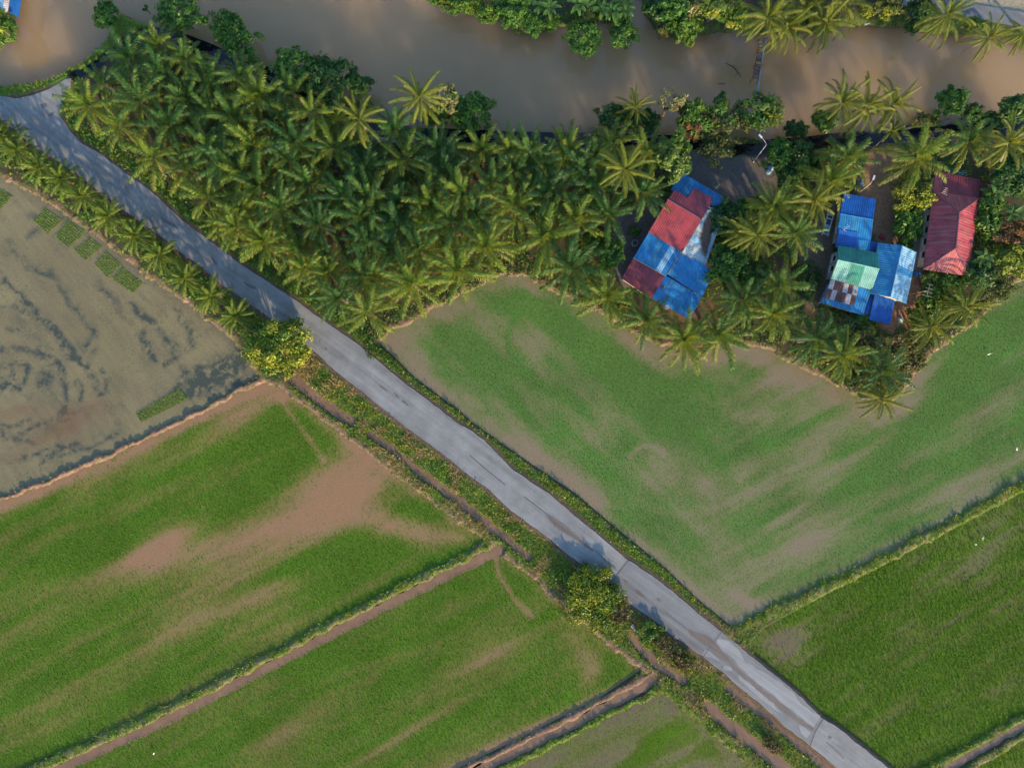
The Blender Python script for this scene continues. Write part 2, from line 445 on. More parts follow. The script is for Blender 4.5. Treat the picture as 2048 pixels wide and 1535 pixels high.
Z = 0.25 + 0.18 * (n2 - 0.5) + 0.10 * (n1 - 0.5)
Z = lerp(-1.7, Z, sstep(-10, 12, d_riv))
Z = lerp(-0.9, Z, sstep(6, 17, d_canal))
Z = np.where(d_field < 20, lerp(-0.25, Z, sstep(-6, 2, d_field)), Z)
bund_id = np.full(len(P), -1)
bund_soil = np.zeros(len(P))
for i, (L, hw, hh, so) in enumerate(BUNDS):
    d = line_dist(Q + np.stack([(n3 - .5) * 9, (n1 - .5) * 9], 1), L)
    prof = hh * (1 - sstep(hw * 0.35, hw * 1.25, d)) * (0.7 + 0.6 * n1) + 0.45 * (n3 - 0.5) * (d < hw * 1.2)
    on = d < hw * 1.15
    Z = np.where(on, np.maximum(Z, prof), Z)
    better = on
    bund_id[better] = i; bund_soil[better] = so
Z = np.where(d_ditch < 8, lerp(-0.65, Z, sstep(-5, 3, d_ditch)), Z)
Z = lerp(0.46, Z, sstep(2, 13, d_road))
Z = lerp(0.36, Z, sstep(14, 22, d_road2))

# colours of the ground itself
def C(r, g, b): return np.array([r, g, b])
col = np.tile(C(0.060, 0.046, 0.030), (len(P), 1)).astype(float)
def paint(c, w):
    global col
    w = np.clip(w, 0, 1)[:, None]
    col = col * (1 - w) + np.asarray(c)[None, :] * w
grass = np.zeros(len(P))
paint(C(0.040, 0.080, 0.020), 0.85 * sstep(0.36, 0.56, n1)); grass = np.maximum(grass, 0.55 * sstep(0.36, 0.56, n1))
for poly, c in YARDS:
    d = poly_sdf(Q, poly)
    w = 1 - sstep(-6, 10, d)
    paint(c, w * (0.75 + 0.5 * n1)); grass *= (1 - 0.95 * w)
    grass += w * 0.10 * (n2 > 0.55)
# roadside verges
verge = (1 - sstep(20, 32, d_road)) * sstep(1, 6, d_road)
verge *= 1 - (1 - sstep(-4, 6, d_field))
paint(C(0.065, 0.115, 0.020), verge * (0.6 + 0.7 * n1)); grass = np.maximum(grass, verge * 1.0)
south = sstep(470, 640, P[:, 0])                    # the wide grassy strip between road and ditches
strip = (d_road < 95) & (d_road > 0) & (d_field > 0) & (P[:, 0] > 570) & (P[:, 1] > 690) & (P[:, 1] - 767 > (P[:, 0] - 760) * 0.70)
w = strip.astype(float); w_strip = w.copy()
paint(C(0.070, 0.115, 0.022), w * (0.7 + 0.5 * n1)); grass = np.maximum(grass, w * sstep(0.25, 0.5, n1 + 0.15))
dry = w * sstep(0.50, 0.62, fbm(P[:, 0] / 30, P[:, 1] / 30, 3, 9))
paint(C(0.17, 0.12, 0.055), dry * 0.7)
# dirt shoulders
sh = (1 - sstep(5, 11, d_road)) * sstep(-3, 0, d_road)
paint(C(0.105, 0.072, 0.055), sh * (0.5 + 0.9 * n1)); grass *= (1 - 0.85 * sh)
# river banks
rb = (1 - sstep(8, 30, d_riv))
paint(C(0.055, 0.085, 0.025), rb * 0.8); grass = np.maximum(grass, rb * 0.9 * (n1 > 0.42))
bankpath = (d_riv > 2) & (d_canal < 34) & (P[:, 1] < d_canal * 0 + 292) & (P[:, 0] > 300)
bw = bankpath * sstep(0.46, 0.60, fbm(P[:, 0] / 40, P[:, 1] / 12, 3, 12)) * (1 - sstep(20, 30, d_canal))
paint(C(0.20, 0.175, 0.16), bw * 0.9); grass *= (1 - 0.9 * bw)
gw = 1 - sstep(12, 19, line_dist(Q, GRASS_W))
paint(C(0.095, 0.17, 0.028), gw); grass = np.maximum(grass, gw)
# bunds
bm_ = bund_id >= 0
pink = C(0.20, 0.128, 0.088); bgreen = C(0.085, 0.14, 0.022)
mixs = np.clip(bund_soil + (n1 - 0.5) * 1.1, 0, 1)
bc = pink[None] * mixs[:, None] + bgreen[None] * (1 - mixs[:, None])
bc *= (0.55 + 0.9 * n3)[:, None]
col[bm_] = bc[bm_]
grass = np.where(bm_, np.clip(1.05 - mixs * 1.25, 0, 1), grass)
# beds of ditches and canal
dk = 1 - sstep(-2, 4, d_ditch)
paint(C(0.09, 0.06, 0.035), dk); grass *= (1 - dk)
ck = 1 - sstep(8, 15, d_canal)
paint(C(0.02, 0.02, 0.018), ck); grass *= (1 - ck)
grass *= sstep(-4, 3, d_riv) * (d_road > 3) * sstep(17, 24, d_road2)
fin = np.where(bm_, 1.0, sstep(-5, 0, d_field)); grass *= fin

f_ = (H - Z) / H * 0 + 1.0
TX = (P[:, 0] - 1024) * S; TY = (767.5 - P[:, 1]) * S
co = np.stack([TX, TY, Z], 1)
idx = np.arange(nx * ny).reshape(ny, nx)
quads = np.stack([idx[1:, :-1], idx[1:, 1:], idx[:-1, 1:], idx[:-1, :-1]], -1).reshape(-1, 4)
fb = bund_id[quads].max(1)
def sub_mesh(name, q, m):
    u, inv = np.unique(q, return_inverse=True)
    return mesh_np(name, co[u], inv.reshape(q.shape), m, col[u])
def smooth(me):
    me.polygons.foreach_set('use_smooth', np.ones(len(me.polygons), dtype=bool)); me.update()
g_me = sub_mesh('ground', quads[fb < 0], M_ground); smooth(g_me)
tag(obj('ground', g_me), kind='structure')
for i in range(len(BUNDS)):
    q = quads[fb == i]
    if len(q):
        me = sub_mesh('field_bund', q, M_bund); smooth(me)
        tag(obj('field_bund', me), kind='structure')
# land beyond the picture
M_far = plain('far_land', (0.07, 0.095, 0.035), 0.9, 0.4, 0.05)
x0, x1, y0, y1 = TX.min() + 0.3, TX.max() - 0.3, TY.min() + 0.3, TY.max() - 0.3
B = 900.0
far = MB()
for a in ([(-B, y1), (B, y1), (B, B), (-B, B)], [(-B, -B), (B, -B), (B, y0), (-B, y0)], [(-B, y0), (x0, y0), (x0, y1), (-B, y1)], [(x1, y0), (B, y0), (B, y1), (x1, y1)]):
    far.add([(p[0], p[1], -0.05) for p in a], [(0, 1, 2, 3)])
tag(far.build('terrain', M_far), kind='structure')

def sheet(name, poly, z, m):
    v = [(*W(x, y)[:2], z) for x, y in poly]
    return tag(obj(name, mesh_py(name, v, [tuple(range(len(v)))[::-1]], m)), kind='structure')
sheet('river', [(-190, -190), (2240, -190), (2240, 320), (-190, 320)], -0.78, M_river)

def ribbon(line, hw, z, wob=0.0):
    if wob:
        out = []
        for (xa, ya), (xb, yb) in zip(line[:-1], line[1:]):
            m_ = max(1, int(math.hypot(xb - xa, yb - ya) / 5))
            out += [(xa + (xb - xa) * k / m_, ya + (yb - ya) * k / m_) for k in range(m_)]
        line = out + [line[-1]]
    L = [Vector((a, b)) for a, b in line]
    lf, rt = [], []
    for i, p in enumerate(L):
        d = (L[min(i + 1, len(L) - 1)] - L[max(i - 1, 0)]).normalized(); n = Vector((-d.y, d.x))
        w1 = w2 = hw
        if wob:
            nz = fbm(np.array([p.x / 9, p.x / 9 + 50]), np.array([p.y / 9, p.y / 9]), 3, 160); w1 += (nz[0] - .5) * 2 * wob; w2 += (nz[1] - .5) * 2 * wob
        lf.append(p + n * w1); rt.append(p - n * w2)
    v = [(*W(*p)[:2], z) for p in lf] + [(*W(*p)[:2], z) for p in rt]
    n = len(L)
    return v, [(i, i + 1, n + i + 1, n + i) for i in range(n - 1)]
for k, (nm, L, hw) in enumerate(DITCHES):
    a_, b_ = Vector(L[0]), Vector(L[1]); e_ = a_ + (a_ - b_).normalized() * (hw + 7)
    c_, d_ = Vector(L[-1]), Vector(L[-2]); g_ = c_ + (c_ - d_).normalized() * (hw + 7)
    irr = nm == 'irrigation_ditch'
    v, f = ribbon([tuple(e_)] + list(L) + [tuple(g_)], hw + 1.5 if irr else hw + 7, (0.022 if irr else 0.03) - 0.003 * (k % 3), 4.0 if irr else 0.0)
    tag(obj(nm, mesh_py(nm, v, f, M_ditch)), kind='structure')
v, f = ribbon(CANAL, 17, -0.42); tag(obj('canal', mesh_py('canal', v, f, M_canal)), kind='structure')
v, f = ribbon(CANAL_B, 15, -0.43); tag(obj('canal', mesh_py('canal', v, f, M_canal)), kind='structure')

# ------------------------------------------------------------------ flooded rice fields
MUD = C(0.235, 0.142, 0.070); GRN = C(0.054, 0.130, 0.011); TAN = C(0.170, 0.150, 0.074); ALG = C(0.048, 0.062, 0.050)
def blob(P, x, y, rx, ry, ang=0.0):
    a = math.radians(ang); c, s = math.cos(a), math.sin(a)
    dx, dy = P[:, 0] - x, P[:, 1] - y
    u = (dx * c + dy * s) / rx; v = (-dx * s + dy * c) / ry
    return np.exp(-(u * u + v * v))
def arc(P, x, y, r, w, a0=None, a1=None, e=1.0):
    dx, dy = P[:, 0] - x, (P[:, 1] - y) / e
    g = np.exp(-((np.hypot(dx, dy) - r) / w) ** 2)
    if a0 is not None:
        t = np.degrees(np.arctan2(dy, dx)) % 360
        g = g * (((t - a0) % 360) < ((a1 - a0) % 360))
    return g

def dens_F1(P):
    wv = (fbm(P[:, 0] / 45, P[:, 1] / 45, 4, 31) - 0.5) * 60
    wu = (fbm(P[:, 0] / 45, P[:, 1] / 45, 4, 36) - 0.5) * 50
    Pw = P + np.stack([wv, wu], 1)
    a = 0.15 * sstep(0.5, 0.7, rotn(P, 50, 50, 14, 4, 21))
    wv2 = (fbm(P[:, 0] / 18, P[:, 1] / 18, 3, 37) - 0.5) * 16
    Ps = P + np.stack([wv2, -wv2], 1)
    for w_, k, L in [(6, .9, [(10, 560), (60, 610), (100, 655), (140, 700), (158, 728), (172, 738)]), (5, .55, [(75, 540), (110, 560), (140, 605), (175, 650), (195, 672)]), (7, .9, [(262, 612), (290, 635), (322, 662), (350, 700), (352, 712)]),
                     (6, .95, [(282, 668), (292, 690), (306, 716), (325, 730), (340, 722)]), (6, .6, [(352, 620), (378, 660), (385, 690), (372, 700)]), (6, .7, [(0, 700), (30, 694), (60, 702), (100, 712), (122, 730), (130, 762), (136, 800), (126, 822)]),
                     (5, .8, [(0, 735), (28, 728), (54, 730), (52, 760), (40, 776), (0, 776)]), (5, .7, [(22, 745), (24, 762), (10, 770)]), (6, .55, [(90, 742), (100, 760), (80, 768)]), (5, .7, [(155, 760), (163, 782), (162, 800)]), (5, .75, [(182, 752), (192, 770), (190, 778)]),
                     (5, .8, [(206, 738), (216, 760), (212, 782), (198, 790)]), (5, .7, [(126, 822), (112, 838), (80, 846), (40, 868)]), (5, .75, [(50, 908), (85, 912), (125, 898), (160, 882)]), (4, .6, [(100, 917), (140, 908), (190, 892), (232, 868)]), (5, .6, [(0, 865), (30, 880), (70, 886)]),
                     (6, .6, [(0, 852), (25, 850), (60, 836)]), (7, .45, [(15, 485), (35, 510), (60, 535), (100, 545)]), (5, .5, [(15, 658), (30, 664)]), (7, .45, [(60, 430), (90, 445), (60, 470)]), (9, .5, [(200, 565), (215, 590), (230, 600)]), (6, .4, [(150, 610), (190, 650), (172, 700)]),
                     (4, .35, [(225, 600), (250, 630), (262, 650)]), (9, .5, [(165, 690), (185, 705)]), (5, .4, [(0, 615), (30, 612), (45, 625)]), (6, .6, [(350, 775), (372, 745), (365, 735)]), (6, .6, [(395, 735), (405, 760), (380, 790)])]:
        a = a + k * np.exp(-(line_dist(Ps, L) / (w_ * 1.15)) ** 2)
    a = a + .8 * blob(P, 440, 745, 60, 30, -20) + .5 * blob(P, 390, 770, 50, 25, -20) + .4 * blob(P, 470, 730, 30, 50, 40)  # dark blobs in the east corner paint the bund's shadow on the water
    a = a + .5 * arc(Pw, 30, 860, 90, 5, 350, 60) + .5 * blob(Pw, 90, 900, 110, 6, -12) + .45 * blob(Pw, 120, 840, 90, 10, -15)
    brown = np.clip(blob(Pw, 110, 860, 75, 22, -15) + .8 * blob(Pw, 30, 830, 60, 14, -10) + .6 * blob(Pw, 170, 820, 70, 20, -20) + .5 * blob(Pw, 10, 910, 30, 14, 0), 0, 1)
    edge = 1 - sstep(6, 26, -fsd_of(P, 0))
    a = a + edge * 0.25 * (P[:, 1] < 800)
    spk = fbm(P[:, 0] / 9, P[:, 1] / 9, 4, 25)
    a = a + 0.22 * sstep(.5, .75, fbm(P[:, 0] / 60, P[:, 1] / 60, 5, 27))
    a = a * (0.55 + 0.9 * fbm(P[:, 0] / 22, P[:, 1] / 22, 3, 38))
    f2 = fbm(P[:, 0] / 3.2, P[:, 1] / 3.2, 3, 28)
    dots = sstep(.70, .80, f2) * sstep(.42, .6, fbm(P[:, 0] / 50, P[:, 1] / 50, 4, 29)) * 0.6
    return np.clip(a * sstep(0.30, 0.62, spk * 0.6 + f2 * 0.45) * 1.15 + 0.10 * a + dots, 0, 1), brown
def n_f(P, s): return fbm(P[:, 0] / 16, P[:, 1] / 16, 3, s)
def fsd_of(P, i): return poly_sdf(P, fields[i], 60)

def dens(P, i):
    """share of rice cover, 0..1"""
    if i == 1:
        st = rotn(P, -27, 170, 22, 5, 41); d = 0.93 + 0.95 * (st - 0.5)
        for x, y, l, w_, an, k in [(690, 975, 110, 62, -35, 1.0), (590, 1040, 170, 46, -24, .52), (430, 1090, 150, 34, -22, .34), (300, 1108, 100, 30, -27, .85), (330, 1090, 60, 30, -50, .4), (820, 1062, 75, 22, 10, .75), (920, 1075, 20, 10, 0, .5), (760, 1040, 40, 20, 0, .3),
                                   (400, 1170, 150, 30, -27, .45), (380, 1240, 160, 24, -27, .4), (520, 1190, 80, 24, -27, .35), (170, 1270, 60, 16, -27, .35), (480, 1260, 80, 12, -27, .3), (100, 1170, 70, 20, -20, .2),
                                   (250, 950, 120, 26, -24, .35), (480, 830, 70, 30, -30, .55), (560, 790, 40, 16, 10, .5), (700, 880, 90, 25, 38, .35)]:
            d = d - k * blob(P, x, y, l, w_, an)
        d = d - .6 * np.exp(-(line_dist(P, [(556, 790), (590, 840), (620, 880), (648, 920)]) / 6) ** 2)
        d = d - .85 * (1 - sstep(12, 34, line_dist(P, BUNDS[1][0]))) * (0.5 + n_f(P, 42)) - .4 * (1 - sstep(10, 24, line_dist(P, BUNDS[2][0]))) * (0.3 + n_f(P, 43))
        for x, y, l, w_, an, k in [(800, 900, 40, 50, 40, .3), (830, 1015, 60, 20, 10, .35), (740, 1130, 120, 16, -27, .3), (200, 1110, 120, 20, -27, .2), (600, 1130, 90, 24, -27, .3)]:
            d = d + k * blob(P, x, y, l, w_, an)
        return np.clip(d, 0, 1)
    if i == 2:
        st = rotn(P, -27, 150, 18, 5, 51); d = 0.92 + 0.75 * (st - 0.5)
        for x, y, l, w_, an, k in [(960, 1320, 110, 30, -30, .35), (1000, 1290, 60, 60, 0, .2), (560, 1480, 110, 30, -35, .35), (800, 1470, 120, 6, -30, .35), (780, 1490, 100, 6, -30, .35), (1000, 1480, 120, 14, -25, .5), (1160, 1290, 60, 26, 60, .4), (1180, 1350, 20, 40, 20, .4), (740, 1330, 110, 8, -20, .2)]:  # lower-left blob thins the rice to imitate a sky reflection
            d = d - k * blob(P, x, y, l, w_, an)
        d = d - .7 * np.exp(-(line_dist(P, [(990, 1110), (998, 1150), (1030, 1200), (1065, 1232)]) / 5) ** 2)
        d = d - .7 * (1 - sstep(12, 26, line_dist(P, BUNDS[5][0]))) - .3 * (1 - sstep(10, 22, line_dist(P, BUNDS[4][0])))
        return np.clip(d, 0, 1)
    if i == 3:
        st = rotn(P, -30, 90, 20, 4, 61); d = 0.26 + 1.0 * (st - 0.5)
        for x, y, l, w_, an, k in [(1330, 1470, 70, 24, -20, .7), (1290, 1510, 90, 18, -27, .6), (1420, 1500, 40, 28, 30, .6), (1350, 1530, 80, 12, -20, .4), (1160, 1500, 50, 12, -27, .3)]:
            d = d + k * blob(P, x, y, l, w_, an)
        return np.clip(d, 0, 1)
    if i == 4:
        X = P[:, 0]
        st = lerp(rotn(P, 45, 110, 26, 5, 71), rotn(P, -29, 190, 20, 5, 72), sstep(1250, 1600, X))
        big = fbm(X / 90, P[:, 1] / 90, 3, 73)
        d = 0.69 + 1.4 * (st - 0.5) + 0.55 * (big - 0.5) + 0.14 * sstep(1500, 1850, X)
        ne = 1 - sstep(16, 60, line_dist(P, BUNDS[11][0], 100))
        d = d - 0.58 * ne * (0.45 + 0.8 * n_f(P, 74)) * (X < 1900)
        sw = 1 - sstep(26, 85, line_dist(P, [(700, 660), (795, 740), (869, 800), (945, 860), (1024, 915), (1155, 1000)], 120))
        d = d - 0.62 * sw * sstep(760, 850, X) * (0.45 + 0.9 * n_f(P, 75))
        d = d - 0.45 * (1 - sstep(10, 40, line_dist(P, [(1155, 1000), (1250, 1080), (1335, 1150), (1396, 1210), (1460, 1262)]))) * (0.4 + n_f(P, 76))
        d = d - 0.45 * (1 - sstep(12, 34, line_dist(P, BUNDS[8][0]))) * (0.5 + n_f(P, 77))
        for x, y, l, w_, an, k in [(1080, 605, 110, 22, 12, .6), (1170, 680, 110, 34, 25, .5), (1240, 760, 120, 40, 20, .45), (900, 680, 60, 26, 40, .5), (960, 720, 60, 28, 30, .45), (870, 740, 40, 14, 40, .4), (1020, 800, 80, 16, 45, .45), (1090, 860, 120, 12, 45, .5), (1060, 780, 60, 24, 30, .3),
                                   (1300, 830, 150, 40, 10, .3), (1400, 770, 90, 18, 5, .35), (1330, 850, 90, 20, 30, .3), (1200, 930, 60, 50, 0, .3), (1460, 900, 120, 30, -20, .3), (1480, 740, 70, 14, 0, .3), (1840, 850, 120, 30, -32, .4), (1960, 690, 100, 40, -50, .4), (1760, 950, 150, 20, -30, .3), (1900, 760, 90, 30, -45, .3)]:
            d = d + k * blob(P, x, y, l, w_, an)
        for x, y, l, w_, an, k in [(1050, 680, 60, 26, 35, .6), (1160, 690, 26, 24, 0, .4), (1000, 640, 50, 20, 0, .35), (1410, 980, 30, 40, -20, .6), (1490, 1200, 45, 14, 25, .6), (1370, 1180, 26, 14, 40, .4), (1540, 740, 60, 30, 20, .5), (1600, 800, 60, 40, 0, .3), (1500, 830, 60, 16, 0, .35), (1200, 870, 70, 30, 40, .35),
                                   (1300, 960, 40, 60, 40, .25), (1700, 1040, 140, 20, -28, .35), (1840, 1010, 120, 16, -28, .4), (1900, 840, 60, 12, -20, .3), (1880, 640, 30, 40, 45, .35), (1930, 880, 120, 10, -25, .25), (1260, 830, 60, 20, 20, .25), (1480, 960, 20, 60, 20, .3)]:
            d = d - k * blob(P, x, y, l, w_, an)
        d = d - .5 * arc(P, 1295, 930, 38, 6, 200, 335) - .2 * arc(P, 1360, 880, 150, 12, 60, 150)
        d = d + .35 * arc(P, 1085, 680, 70, 6, 100, 250)
        return np.clip(d, 0, 1)
    if i == 5:
        st = rotn(P, -32, 90, 13, 5, 81); d = 0.88 + 1.15 * (st - 0.5)
        d = d - .8 * blob(P, 1570, 1290, 50, 40, 0) - .35 * blob(P, 1980, 1090, 120, 60, -27) - .3 * blob(P, 1830, 1290, 120, 14, -30)
        return np.clip(d, 0, 1)
    st = rotn(P, -28, 90, 14, 4, 91)
    return np.clip(0.85 + 0.8 * (st - 0.5), 0, 1)

def field_grid(x0, x1, y0, y1, st):
    FX = np.arange(x0, x1, st); FY = np.arange(y0, y1, st)
    fx_, fy_ = np.meshgrid(FX, FY)
    PF = np.stack([fx_.ravel(), fy_.ravel()], 1)
    fidx = np.arange(len(PF)).reshape(len(FY), len(FX))
    return PF, np.stack([fidx[1:, :-1], fidx[1:, 1:], fidx[:-1, 1:], fidx[:-1, :-1]], -1).reshape(-1, 4)
GR5 = field_grid(-120, 2170, 220, 1660, 5.0); GR2 = field_grid(-120, 540, 220, 1100, 2.2)
rice_pts = []
for i, fpoly in enumerate(fields):
    PF, fq = GR2 if i == 0 else GR5
    inside = poly_sdf(PF, fpoly) < 5
    q = fq[inside[fq].all(1)]
    u, inv = np.unique(q, return_inverse=True)
    p = PF[u]
    nz = fbm(p[:, 0] / 8, p[:, 1] / 8, 3, 100 + i)
    if i == 0:
        a, brown = dens_F1(p)
        tone = (0.70 + 0.40 * fbm(p[:, 0] / 70, p[:, 1] / 70, 4, 26) + 0.22 * rotn(p, 52, 40, 6, 3, 30))[:, None]
        c = TAN[None] * tone * (1 - a[:, None]) + ALG[None] * a[:, None]
        c = c * (1 - 0.65 * brown[:, None]) + C(0.135, 0.085, 0.050)[None] * 0.65 * brown[:, None]
        dd = 0.06 + 0.35 * a + 0.3 * brown
    else:
        d = dens(p, i)
        k = np.clip(d + 0.35 * (nz - 0.5), 0, 1)[:, None]
        mud = MUD * (1.0 if i in (1,) else 0.88)
        mud = mud if i != 4 else C(0.185, 0.150, 0.088)
        if i == 3: mud = C(0.120, 0.090, 0.045)
        if i == 5: mud = C(0.125, 0.088, 0.050)
        g = GRN[None] * (0.8 + 0.5 * fbm(p[:, 0] / 60, p[:, 1] / 60, 3, 110 + i))[:, None]
        if i == 4: g = g * C(1.0, 1.12, 2.4)[None]
        if i in (5, 6, 3): g = g * C(1.15, 1.05, 0.85)[None]
        k = k * (0.97 if i != 4 else 0.88)
        c = mud[None] * (1 - k) + g * k
        dd = d
    co_f = np.stack([(p[:, 0] - 1024) * S, (767.5 - p[:, 1]) * S, np.zeros(len(p))], 1)
    me = mesh_np('paddy_field', co_f, inv.reshape(q.shape), M_field, c, {'dens': dd})
    tag(obj('paddy_field', me), kind='structure')

# ------------------------------------------------------------------ blades: rice, verge grass
def blades(name, pts, hgt, wid, cols, per=3, splay=0.9, m=M_blade, lean=None):
    """pts Nx3; every plant is PER bent blades; all in one mesh"""
    n = len(pts)
    az = RNG.random((n, per)) * 2 * np.pi
    sp = splay * (0.45 + 0.55 * RNG.random((n, per)))
    h = hgt[:, None] * (0.7 + 0.6 * RNG.random((n, per)))
    dx, dy = np.cos(az) * np.sin(sp), np.sin(az) * np.sin(sp)
    if lean is not None: dx = dx + lean[0]; dy = dy + lean[1]
    dz = np.cos(sp)
    px_, py_ = -np.sin(az) * wid[:, None] / 2, np.cos(az) * wid[:, None] / 2
    base = pts[:, None, :]
    a = base + np.stack([px_, py_, np.zeros_like(px_)], -1)
    b = base - np.stack([px_, py_, np.zeros_like(px_)], -1)
    t = base + np.stack([dx, dy, dz], -1) * h[..., None]
    v = np.stack([a, b, t], 2).reshape(-1, 3)
    f = np.arange(len(v)).reshape(-1, 3)
    c = np.repeat(cols, per * 3, 0)
    return mesh_np(name, v, f, m, c)

names_f = [None, 'young green rice with muddy gaps beside the tree at the road', 'even green rice between the two narrow irrigation ditches', 'sparse rice clumps standing in brown water at the bottom edge',
           'rice in the large curved flooded field below the palms', 'bushy green rice in ridged rows beside the lower road', 'dense rice in the small corner field beyond the dark ditch']
for i in range(1, 7):
    xs = np.array([p[0] for p in fields[i]]); ys = np.array([p[1] for p in fields[i]])
    bx0, bx1, by0, by1 = max(xs.min(), -60), min(xs.max(), 2110), max(ys.min(), -60), min(ys.max(), 1595)
    sp = 3.4 if i != 3 else 4.2
    ax, ay = np.meshgrid(np.arange(bx0, bx1, sp), np.arange(by0, by1, sp))
    p = np.stack([ax.ravel(), ay.ravel()], 1) + (RNG.random((ax.size, 2)) - 0.5) * sp * (1.3 if i != 3 else 0.6)
    p = p[poly_sdf(p, fields[i]) < -4]
    d = dens(p, i)
    keep = RNG.random(len(p)) < np.clip(d * 1.05 - 0.05, 0.02, 1) * (0.9 if i != 3 else 1.0) + (0.25 if i == 3 else 0)
    p = p[keep]; d = d[keep]
    pts = np.stack([(p[:, 0] - 1024) * S, (767.5 - p[:, 1]) * S, np.full(len(p), -0.01)], 1)
    hv = (0.13 + 0.13 * d) * (1.35 if i in (5, 6) else 0.55 if i == 4 else 0.9)
    base = np.tile(C(0.062, 0.155, 0.011), (len(p), 1)) * (0.7 + 0.6 * RNG.random((len(p), 1)))
    yl = (RNG.random((len(p), 1)) < 0.25) * 1.0
    base = base * (1 - 0.5 * yl) + C(0.15, 0.19, 0.02)[None] * 0.5 * yl
    if i == 4: base = base * C(1.02, 1.12, 2.0)[None]
    me = blades('rice_plants', pts, hv, np.full(len(p), 0.07 if i not in (5, 6) else 0.085), base, 3, 1.0)
    tag(obj('rice_plants', me), names_f[i], 'rice', kind='stuff')

def sample_grid(arr, p):
    ix = np.clip(np.round((p[:, 0] - GX[0]) / 4).astype(int), 0, nx - 1)
    iy = np.clip(np.round((p[:, 1] - GY[0]) / 4).astype(int), 0, ny - 1)
    return arr.reshape(ny, nx, *arr.shape[1:])[iy, ix]
n_g = 210000
p = np.stack([RNG.random(n_g) * 2140 - 46, RNG.random(n_g) * 1620 - 40], 1)
gr = sample_grid(grass, p)
keep = RNG.random(n_g) < gr * 0.9
p = p[keep]; gr = gr[keep]
z = sample_grid(Z, p); cc = sample_grid(col, p)
pts = np.stack([(p[:, 0] - 1024) * S, (767.5 - p[:, 1]) * S, z - 0.02], 1)
gcol = np.tile(C(0.135, 0.245, 0.018), (len(p), 1)) * (0.55 + 0.9 * RNG.random((len(p), 1)))
nn = fbm(p[:, 0] / 20, p[:, 1] / 20, 3, 121)[:, None]
yw = sstep(0.5, 0.68, nn); gcol = gcol * (1 - yw * 0.6) + C(0.34, 0.30, 0.03)[None] * yw * 0.6
dr = sample_grid(dry, p)[:, None]; gcol = gcol * (1 - dr * 0.8) + C(0.36, 0.25, 0.11)[None] * dr * 0.8
hg = 0.22 + 0.35 * fbm(p[:, 0] / 12, p[:, 1] / 12, 3, 122) * gr + 0.35 * dr[:, 0]
me = blades('verge_grass', pts, hg, np.full(len(p), 0.085), gcol, 5, 1.1)
tag(obj('verge_grass', me), 'rough grass and weeds along the road verges, bunds and banks', 'grass', kind='stuff')
# straw and clods along the bare bunds
n_g = 60000
p = np.stack([RNG.random(n_g) * 2140 - 46, RNG.random(n_g) * 1620 - 40], 1)
bs = sample_grid(np.where(bm_, mixs, 0.0), p); keep = RNG.random(n_g) < bs * 0.8
p = p[keep]; z = sample_grid(Z, p)
pts = np.stack([(p[:, 0] - 1024) * S, (767.5 - p[:, 1]) * S, z], 1)
scol = np.tile(C(0.38, 0.25, 0.15), (len(p), 1)) * (0.45 + 0.8 * RNG.random((len(p), 1)))
me = blades('dry_straw', pts, 0.12 + 0.25 * RNG.random(len(p)), np.full(len(p), 0.09), scol, 3, 1.4)
tag(obj('dry_straw', me), 'dry straw and clods lying on the bare earth bunds', 'straw', kind='stuff')

# ------------------------------------------------------------------ roads
def densify(L, step=5.0, amp=1.4, seed=0):
    out = []
    for (x0, y0), (x1, y1) in zip(L, L[1:] + L[:1]):
        n = max(1, int(math.hypot(x1 - x0, y1 - y0) / step))
        for k in range(n):
            t = k / n; out.append((x0 + (x1 - x0) * t, y0 + (y1 - y0) * t))
    a = np.array(out)
    a[:, 0] += (fbm(a[:, 0] / 14, a[:, 1] / 14, 3, seed + 130) - 0.5) * 2 * amp * 2
    a[:, 1] += (fbm(a[:, 0] / 14, a[:, 1] / 14, 3, seed + 131) - 0.5) * 2 * amp * 2
    return [tuple(p) for p in a]
def road_mat(name, c1, c2, rot):
    m, nt, p, _ = new_mat(name)
    f = remap(nt, noise_node(nt, 0.35, 6, 0.65), 0, 1)
    c = mix_col(nt, c1, c2, f)
    st = remap(nt, noise_node(nt, 1.0, 4, 0.6, stretch=(0.05, 1.3, 1), rot=rot), 0.74, 1.20)
    c = mul_col(nt, mul_col(nt, c, st), remap(nt, noise_node(nt, 9.0, 5, 0.75), 0.88, 1.12))
    crack = N(nt, 'ShaderNodeTexVoronoi', feature='DISTANCE_TO_EDGE'); crack.inputs['Scale'].default_value = 0.33
    tc = N(nt, 'ShaderNodeTexCoord'); nt.links.new(tc.outputs['Object'], crack.inputs['Vector'])
    c = mul_col(nt, c, remap(nt, crack.outputs['Distance'], 0.90, 1.0, 0.0, 0.012))
    nt.links.new(c, p.inputs['Base Color']); p.inputs['Roughness'].default_value = 0.8; p.inputs['Specular IOR Level'].default_value = 0.3
    bump(nt, p, noise_node(nt, 25, 3), 0.3, 0.01)
    return m
ROT = math.radians(36.5)
M_road = road_mat('worn_asphalt', (0.142, 0.156, 0.155), (0.218, 0.238, 0.236), ROT)
M_new = road_mat('newer_asphalt', (0.132, 0.146, 0.149), (0.172, 0.190, 0.193), ROT)
M_pale = road_mat('pale_asphalt', (0.205, 0.226, 0.228), (0.245, 0.268, 0.270), ROT)
M_wet = road_mat('damp_asphalt', (0.115, 0.105, 0.095), (0.15, 0.135, 0.12), ROT)
M_seam = plain('tar_seam', (0.095, 0.098, 0.10), 0.7, 0.3, 6)

